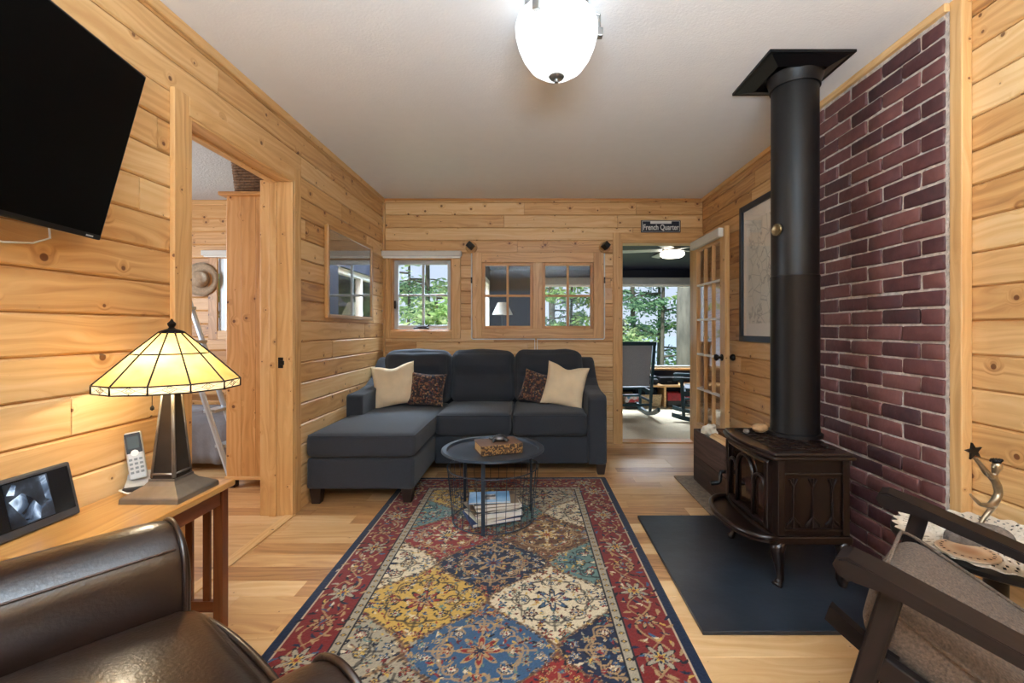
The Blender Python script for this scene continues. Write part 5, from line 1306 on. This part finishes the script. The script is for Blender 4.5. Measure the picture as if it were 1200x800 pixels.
# ------------------------------------------------------------ bedroom beyond the doorway
t = thing('wardrobe', 'tall knotty pine wardrobe standing inside the bedroom', 'wardrobe', (-1.93, 3.75, 0))
bm = BM(); k = 5
for i in range(k):
    a, b_ = -2.185+.52*i/k, -2.185+.52*(i+1)/k; bx(bm, a, b_-.0005, 3.25, 3.27, .085, 2.085, .002)
wpart('side_panel', bm, PINEK, t, wd=True)
bm = BM(); bx(bm, -2.185, -1.665, 4.23, 4.25, .085, 2.085, .002); wpart('side_panel', bm, PINEK, t, wd=True)
bm = BM(); bx(bm, -1.685, -1.665, 3.27, 4.23, .085, 2.085, .002); wpart('back_panel', bm, PINEK, t, wd=True)
for y in (3.275, 3.755):
    bm = BM(); bx(bm, -2.205, -2.185, y, y+.47, .12, 2.06, .004); dd = wpart('door', bm, PINEK, t, wd=True)
    bm = BM(); lathe(bm, [(0, 0), (.012, 0), (.01, .012), (.018, .02), (.014, .03), (0, .032)], 14); bmesh.ops.transform(bm, matrix=Matrix.Translation(Vector((-2.205, y+(.44 if y < 3.5 else .03), 1.05))-t.location) @ Matrix.Rotation(-PI/2, 4, 'Y'), verts=bm.verts); build('knob', bm, PINEK, dd, wd=True)
bm = BM(); bx(bm, -2.225, -1.662, 3.215, 4.29, 2.085, 2.112, .006, 3); wpart('cornice', bm, PINEK, t, wd=True)
bm = BM(); bx(bm, -2.2, -1.665, 3.245, 4.26, .06, .085, .004); wpart('plinth', bm, PINEK, t, wd=True)
for x in (-2.165, -1.70):
    for y in (3.285, 4.21):
        bm = BM(); bx(bm, x-.03, x+.03, y-.03, y+.03, 0, .06, .006); wpart('foot', bm, DKBRN, t)
t = thing('wicker_basket', 'dark wicker basket on top of the pine wardrobe', 'basket', (-1.93, 3.55, 2.112))
def basket(bm, x, y, z0, z1, w_, d_, m=14):
    for i in range(m):
        f = i/(m-1); z = z0+(z1-z0)*f; s = 1+.08*f; pts = []
        for cx, cy, a in ((w_/2*s-.04, d_/2*s-.04, 0), (-w_/2*s+.04, d_/2*s-.04, 1), (-w_/2*s+.04, -d_/2*s+.04, 2), (w_/2*s-.04, -d_/2*s+.04, 3)):
            for q in range(4): th = (a+q/3)*PI/2; pts.append((x+cx+.04*math.cos(th), y+cy+.04*math.sin(th), z))
        tube(bm, pts, (z1-z0)/m*.62, 6, True)
bm = BM(); basket(bm, 0, 0, .012, .27, .46, .52); build('woven_body', bm, WICKD, t, smooth=True)
bm = BM(); bx(bm, -.19, .19, -.24, .24, 0, .01, .003); build('basket_bottom', bm, WICKD, t)
t = thing('sun_hat', 'wide brimmed straw hat hanging on the bedroom wall', 'hat', (-3.29, 4.55, 1.63))
bm = BM(); lathe(bm, [(.165, .030), (.168, .034), (.12, .022), (.085, .018), (.082, .05), (.075, .09), (.05, .108), (0, .113)], 40); bmesh.ops.transform(bm, matrix=Matrix.Rotation(PI/2, 4, 'X'), verts=bm.verts); build('brim_and_crown', bm, STRAW, t, smooth=True)
bm = BM(); lathe(bm, [(.0842, .019), (.0842, .042), (.083, .043)], 40); bmesh.ops.transform(bm, matrix=Matrix.Rotation(PI/2, 4, 'X'), verts=bm.verts); build('hat_band', bm, mat('hat_band', '#8C7660', .9), t, smooth=True)
bm = BM(); tube(bm, [(0, 0, .04), (0, -.05, .04)], .006, 8); build('hat_peg', bm, BRONZED, t)
t = thing('step_ladder', 'pale folding step ladder standing in the bedroom', 'ladder', (-2.80, 3.55, 0))
for y in (3.40, 3.58):
    bm = BM(); tube(bm, [(-2.78, y, 1.60), (-2.25, y, .0)], .016, 8, flat=(1.4, .8)); wpart('front_rail', bm, LADDER, t)
    bm = BM(); tube(bm, [(-2.82, y, 1.60), (-3.1, y, .0)], .014, 8); wpart('rear_rail', bm, LADDER, t)
for k in range(1, 6):
    z = k*.26; x = -2.25-.53*z/1.6; bm = BM(); bx(bm, x-.045, x+.045, 3.41, 3.57, z-.012, z+.012, .003); wpart('step', bm, LADDER, t)
bm = BM(); bx(bm, -2.88, -2.72, 3.38, 3.60, 1.595, 1.625, .006); wpart('top_cap', bm, LADDER, t)
t = thing('daybed', 'wooden framed daybed with grey cover in the bedroom', 'bed', (-3.3, 4.2, 0))
for z in (.42, .52, .62):
    bm = BM(); bx(bm, -4.35, -2.30, 4.42, 4.45, z-.02, z+.02, .004); wpart('back_rail', bm, PINEK, t, wd=True)
for x in (-4.33, -2.32):
    for y in (3.72, 4.42): bm = BM(); bx(bm, x-.03, x+.03, y-.03, y+.03, 0, .68 if y > 4 else .40, .004); wpart('post', bm, PINEK, t, wd=True)
bm = BM(); cushion(bm, (-3.325, 4.06, .33), (1.9, .70, .16), .05, (0, 0, .02), 10); wpart('mattress', bm, GREYBL, t, smooth=True)
tb = thing('bed_blanket', 'grey blanket hanging over the front of the daybed', 'blanket', (-3.3, 3.7, .2))
bm = BM(); n = 60; g = []
for i in range(n+1):
    x = -4.2+1.85*i/n; col_ = []
    for j, (y, z) in enumerate(((4.0, .424), (3.8, .424), (3.68, .415), (3.655, .36), (3.645, .25), (3.64, .13), (3.64, .06))):
        f = max(0, (j-2)/4); col_.append(bm.verts.new((x, y-.018*f*math.sin(x*22)-.01*f*math.sin(x*47), z)))
    g.append(col_)
for i in range(n):
    for j in range(6): bm.faces.new((g[i][j], g[i+1][j], g[i+1][j+1], g[i][j+1]))
o = wpart('blanket_cloth', bm, GREYBL, tb, smooth=True); md = o.modifiers.new('s', 'SOLIDIFY'); md.thickness = .008

# ------------------------------------------------------------ sunroom furniture
rocking_chair('teal framed rocking chair with grey sling back facing the sunroom window', Matrix.Translation((1.235, 6.05, .0045)) @ Matrix.Rotation(math.radians(5), 4, 'Z'), TEAL, 'teal rocking chairs in the sunroom', SLING, False, .97, False)
rocking_chair('teal framed rocking chair half hidden behind the open glazed door', Matrix.Translation((2.13, 5.75, .0045)) @ Matrix.Rotation(math.radians(72), 4, 'Z'), TEAL, 'teal rocking chairs in the sunroom', SLING, False, .97, False)
t = thing('window_bench', 'low pale shelf bench under the sunroom picture window', 'bench', (1.4, 6.75, .004))
bm = BM(); bx(bm, .3, 2.85, 6.56, 6.95, .295, .325, .004); wpart('bench_top', bm, PINET, t, wd=True)
for x in (.32, 1.28, 1.92, 2.83): bm = BM(); bx(bm, x-.015, x+.015, 6.58, 6.95, .004, .295, .003); wpart('bench_upright', bm, PINET, t, wd=True)
t = thing('storage_basket', 'long wicker basket on the floor under the sunroom bench', 'basket', (1.60, 6.74, .006))
bm = BM(); basket(bm, 0, 0, .01, .17, .52, .28, 10); build('woven_body', bm, WICK, t, smooth=True)
bm = BM(); bx(bm, -.24, .24, -.12, .12, 0, .008); build('basket_bottom', bm, WICK, t)
RED = mat('red_box_print', '#A3202A', .4, var=.3, vscale=18)
def carton(c, s, m, lb, lid=BLKPL):
    t = thing('storage_box', lb, 'box', c, 0, 'boxes under the sunroom bench')
    bm = BM(); bx(bm, -s[0]/2, s[0]/2, -s[1]/2, s[1]/2, 0, s[2]*.45, .003); build('box_base', bm, lid, t)
    bm = BM(); bx(bm, -s[0]/2+.004, s[0]/2-.004, -s[1]/2+.004, s[1]/2-.004, s[2]*.45, s[2], .003); build('box_print', bm, m, t)
carton((1.42, 6.5, .0045), (.2, .10, .2), photo_cover('pink_white_print', [(.42, '#B3343A'), (.5, '#D9CFCB'), (.6, '#4A78A0')], 12), 'red and white printed box standing left of the wicker basket')
carton((2.06, 6.7, .0045), (.2, .2, .2), RED, 'red and black box beside the wicker basket under the bench')
carton((2.36, 6.7, .0045), (.24, .2, .2), RED, 'red and black box farthest right under the bench')
t = thing('dark_bundle', 'dark folded bundle lying in the long wicker basket', 'bundle', (1.66, 6.74, .10))
bm = BM(); cushion(bm, (0, 0, .08), (.34, .2, .15), .06, (0, 0, .02), 8, None, .012, 4); build('bundle_body', bm, mat('dark_cloth', '#20262E', .9), t, smooth=True)
bm = BM(); box(bm, (0, 0, .08), (.03, .215, .165), None, .01); build('bundle_strap', bm, mat('blue_strap', '#2F5476', .8), t)
t = thing('document_case', 'flat black case lying on the sunroom bench', 'case', (2.0, 6.76, .326))
bm = BM(); bx(bm, -.13, .13, -.12, .12, 0, .10, .012, 3); build('case_body', bm, BLKPL, t)
bm = BM(); bx(bm, -.03, .03, -.135, -.12, .03, .05, .005); build('case_handle', bm, GRYPL, t)
t = thing('seat_pad', 'long dark grey pad lying on the sunroom bench', 'pad', (1.55, 6.76, .3255))
bm = BM(); cushion(bm, (0, 0, .045), (.58, .30, .085), .035, (0, 0, .01), 8); build('pad_body', bm, mat('dark_grey_cloth', '#32343A', .9), t, smooth=True)
bm = BM(); tube(bm, [(-.27, -.148, .07), (0, -.153, .07), (.27, -.148, .07)], .005, 6); build('piping', bm, bpy.data.materials['dark_grey_cloth'], t)
t = thing('floor_lamp', 'black floor lamp with white cone shade in the sunroom corner', 'lamp', (-.42, 6.35, .0045))
bm = BM(); lathe(bm, [(0, 0), (.13, 0), (.13, .012), (.02, .025), (0, .026)], 32); build('base', bm, BLKIRON, t, smooth=True, autos=40)
bm = BM(); tube(bm, [(0, 0, .02), (0, 0, 1.42)], .010, 10); build('pole', bm, BLKIRON, t, smooth=True)
bm = BM(); lathe(bm, [(.145, 1.33), (.065, 1.50), (.06, 1.50), (.14, 1.33)], 32); o = build('lamp_shade', bm, mat('white_shade', '#E8E4DA', .8, var=.03), t, smooth=True, autos=40)
cf = thing('ceiling_fan', 'white ceiling fan with lit round light in the sunroom', 'ceiling fan', (1.78, 5.8, 2.245))
bm = BM(); lathe(bm, [(0, .03), (.07, .03), (.06, -.02), (.015, -.03), (.015, -.06), (.11, -.07), (.115, -.12), (0, -.125)], 32); build('motor', bm, BRONZE, cf, smooth=True, autos=40)
GLOW = mat('fan_light_glass', '#FFFFFF', .4, var=.01, emit=('#FFF3E0', 3.0))
bm = BM(); lathe(bm, [(.135, -.125), (.15, -.14), (.15, -.17), (.12, -.195), (0, -.20)], 36); build('light_bowl', bm, GLOW, cf, smooth=True, autos=50)
for k in range(5):
    a = k*2*PI/5+2.9; bm = BM(); R = Euler((math.radians(0), 0, a)); box(bm, (.38*math.cos(a), .38*math.sin(a), -.10), (.52, .12, .008), Matrix.Rotation(a, 3, 'Z') @ Matrix.Rotation(math.radians(8), 3, 'X'), .003); build('blade', bm, FRM, cf)

# ------------------------------------------------------------ outdoors
bm = BM(); vs = [bm.verts.new(p) for p in ((-40, 7.3, -.6), (40, 7.3, -.6), (40, 30, -1.6), (-40, 30, -1.6))]; bm.faces.new(vs); 
bm.faces.new([bm.verts.new(p) for p in ((-40, 4.66, -.6), (SX0-.1, 4.66, -.6), (SX0-.1, 7.3, -.6), (-40, 7.3, -.6))])
build('ground', bm, mat('forest_floor', '#8FA070', 1, var=.4, vscale=2), kind='structure')
bm = BM(); vs = [bm.verts.new(p) for p in ((-120, 30, -1.5), (120, 30, -1.5), (120, 160, -1.5), (-120, 160, -1.5))]; bm.faces.new(vs); build('lake_water', bm, mat('lake_surface', '#A9C4D6', .15, var=.06, vscale=.5), kind='structure')
def leafmat(name, a, b_):
    m, n, l, b = new_mat(name); out = n['Material Output']; at = n.new('ShaderNodeAttribute'); at.attribute_name = 'tone'
    c = ramp(n, l, at.outputs['Fac'], [(0, a), (1, b_)]); l.new(c, b.inputs[0]); b.inputs['Roughness'].default_value = .6
    tl_ = n.new('ShaderNodeBsdfTranslucent'); l.new(c, tl_.inputs[0]); mx = n.new('ShaderNodeMixShader'); mx.inputs[0].default_value = .45
    l.new(b.outputs[0], mx.inputs[1]); l.new(tl_.outputs[0], mx.inputs[2]); l.new(mx.outputs[0], out.inputs[0]); return m
LEAF1 = leafmat('bright_leaves', '#5F8A45', '#A9C87E'); LEAF2 = leafmat('hemlock_needles', '#38604A', '#7FA67A'); LEAF3 = leafmat('pale_leaves', '#8FB57A', '#CFE0A8')
def leaf_cards(bm, tl, pts, s, rnd):
    for p in pts:
        a = Vector((rnd.gauss(0, 1), rnd.gauss(0, 1), rnd.gauss(0, .6))).normalized(); b_ = a.orthogonal().normalized(); L = s*rnd.uniform(.6, 1.3)
        v = [bm.verts.new(p+a*L), bm.verts.new(p+b_*L*.45), bm.verts.new(p-a*L), bm.verts.new(p-b_*L*.45)]; f = bm.faces.new(v); f[tl] = rnd.random()
def tree(name, label, x, y, h, r, crown, lm, seed, low=.2, group='trees outside the windows', dens=1400, ls=.09, spread=1.6):
    rnd = random.Random(seed); t = thing(name, label, 'tree', (x, y, -.7), 0, group)
    bm = BM(); pts = [(.15*math.sin(i*.9+seed)*r*2, .1*math.cos(i)*r, h*i/8) for i in range(9)]; tube(bm, pts, [r*(1-.07*i) for i in range(9)], 12); build('trunk', bm, BARK, t, smooth=True)
    bm = BM(); tl = bm.faces.layers.float.new('tone'); br = BM(); P = []
    for k in range(crown):
        z = h*rnd.uniform(low, .98); a = rnd.uniform(0, 2*PI); l = spread*rnd.uniform(.5, 1.1)
        e = Vector((l*math.cos(a), l*math.sin(a), z-.12*l+rnd.uniform(-.1, .25))); s0 = Vector((0, 0, z)); tube(br, [s0, s0.lerp(e, .5)+Vector((0, 0, .08)), e], [.03, .018, .006], 5)
        for q in range(dens//crown):
            f = rnd.uniform(.2, 1.05); P.append(s0.lerp(e, f)+Vector((rnd.gauss(0, .16), rnd.gauss(0, .16), rnd.gauss(0, .07))))
    leaf_cards(bm, tl, P, ls, rnd); build('branches', br, BARK, t); build_raw('foliage', bm, lm, None, t); return t
tree('pine_tree', 'thick trunked tree close outside the sunroom picture window', 3.22, 9.3, 9, .24, 12, LEAF2, 3, .75)
tree('hemlock_tree', 'slim hemlock just left of the thick tree outside the sunroom', 2.92, 10.2, 7, .05, 26, LEAF2, 4, .12, dens=2200, ls=.06, spread=.9)
tree('hemlock_tree', 'slim bare hemlock second from the thick tree outside the sunroom', 3.22, 11.6, 7, .05, 22, LEAF2, 5, .12, dens=1600, ls=.06, spread=1.0)
tree('young_maple', 'bright green young maple seen through the doorway window', 2.3, 11.5, 2.1, .04, 20, LEAF3, 6, .1, dens=1500, ls=.065, spread=1.1)
tree('young_maple', 'bright green maple seen through the right pane of the paired windows', .95, 11, 3.4, .05, 20, LEAF1, 7, .15, dens=1700, spread=.9)
tree('hemlock_tree', 'tall slim tree with sparse branches beyond the paired windows', .55, 12.5, 8, .10, 18, LEAF2, 8, .25, dens=1200, ls=.06)
tree('young_maple', 'pale green low maple filling the left window bottom', -2.2, 10.5, 2.6, .04, 22, LEAF3, 9, .12, dens=2300, spread=1.2)
tree('young_maple', 'mid green maple at the right of the left window', -1.75, 9.6, 2.7, .04, 18, LEAF1, 10, .15, dens=1700, spread=.8)
tree('hemlock_tree', 'slim forked tree standing in the middle of the left window', -2.55, 11.0, 6.5, .07, 26, LEAF2, 11, .2, dens=1900, ls=.06, spread=1.4)
tree('young_maple', 'green tree beyond the bedroom window', -6.2, 9.5, 4, .06, 20, LEAF1, 12, .15, dens=1500)
tree('young_maple', 'leafy tree on the far right beyond the french door glass', 4.5, 11, 4, .06, 22, LEAF1, 13, .1, dens=2000)
tree('young_maple', 'leafy tree beyond the side window of the sunroom', -3.4, 12.5, 4.2, .06, 24, LEAF3, 15, .1, dens=2000)
tree('hemlock_tree', 'distant hemlock at the lake edge behind the maples', 4.2, 19, 9, .12, 30, LEAF2, 14, .15, dens=2200, ls=.12, spread=1.8)
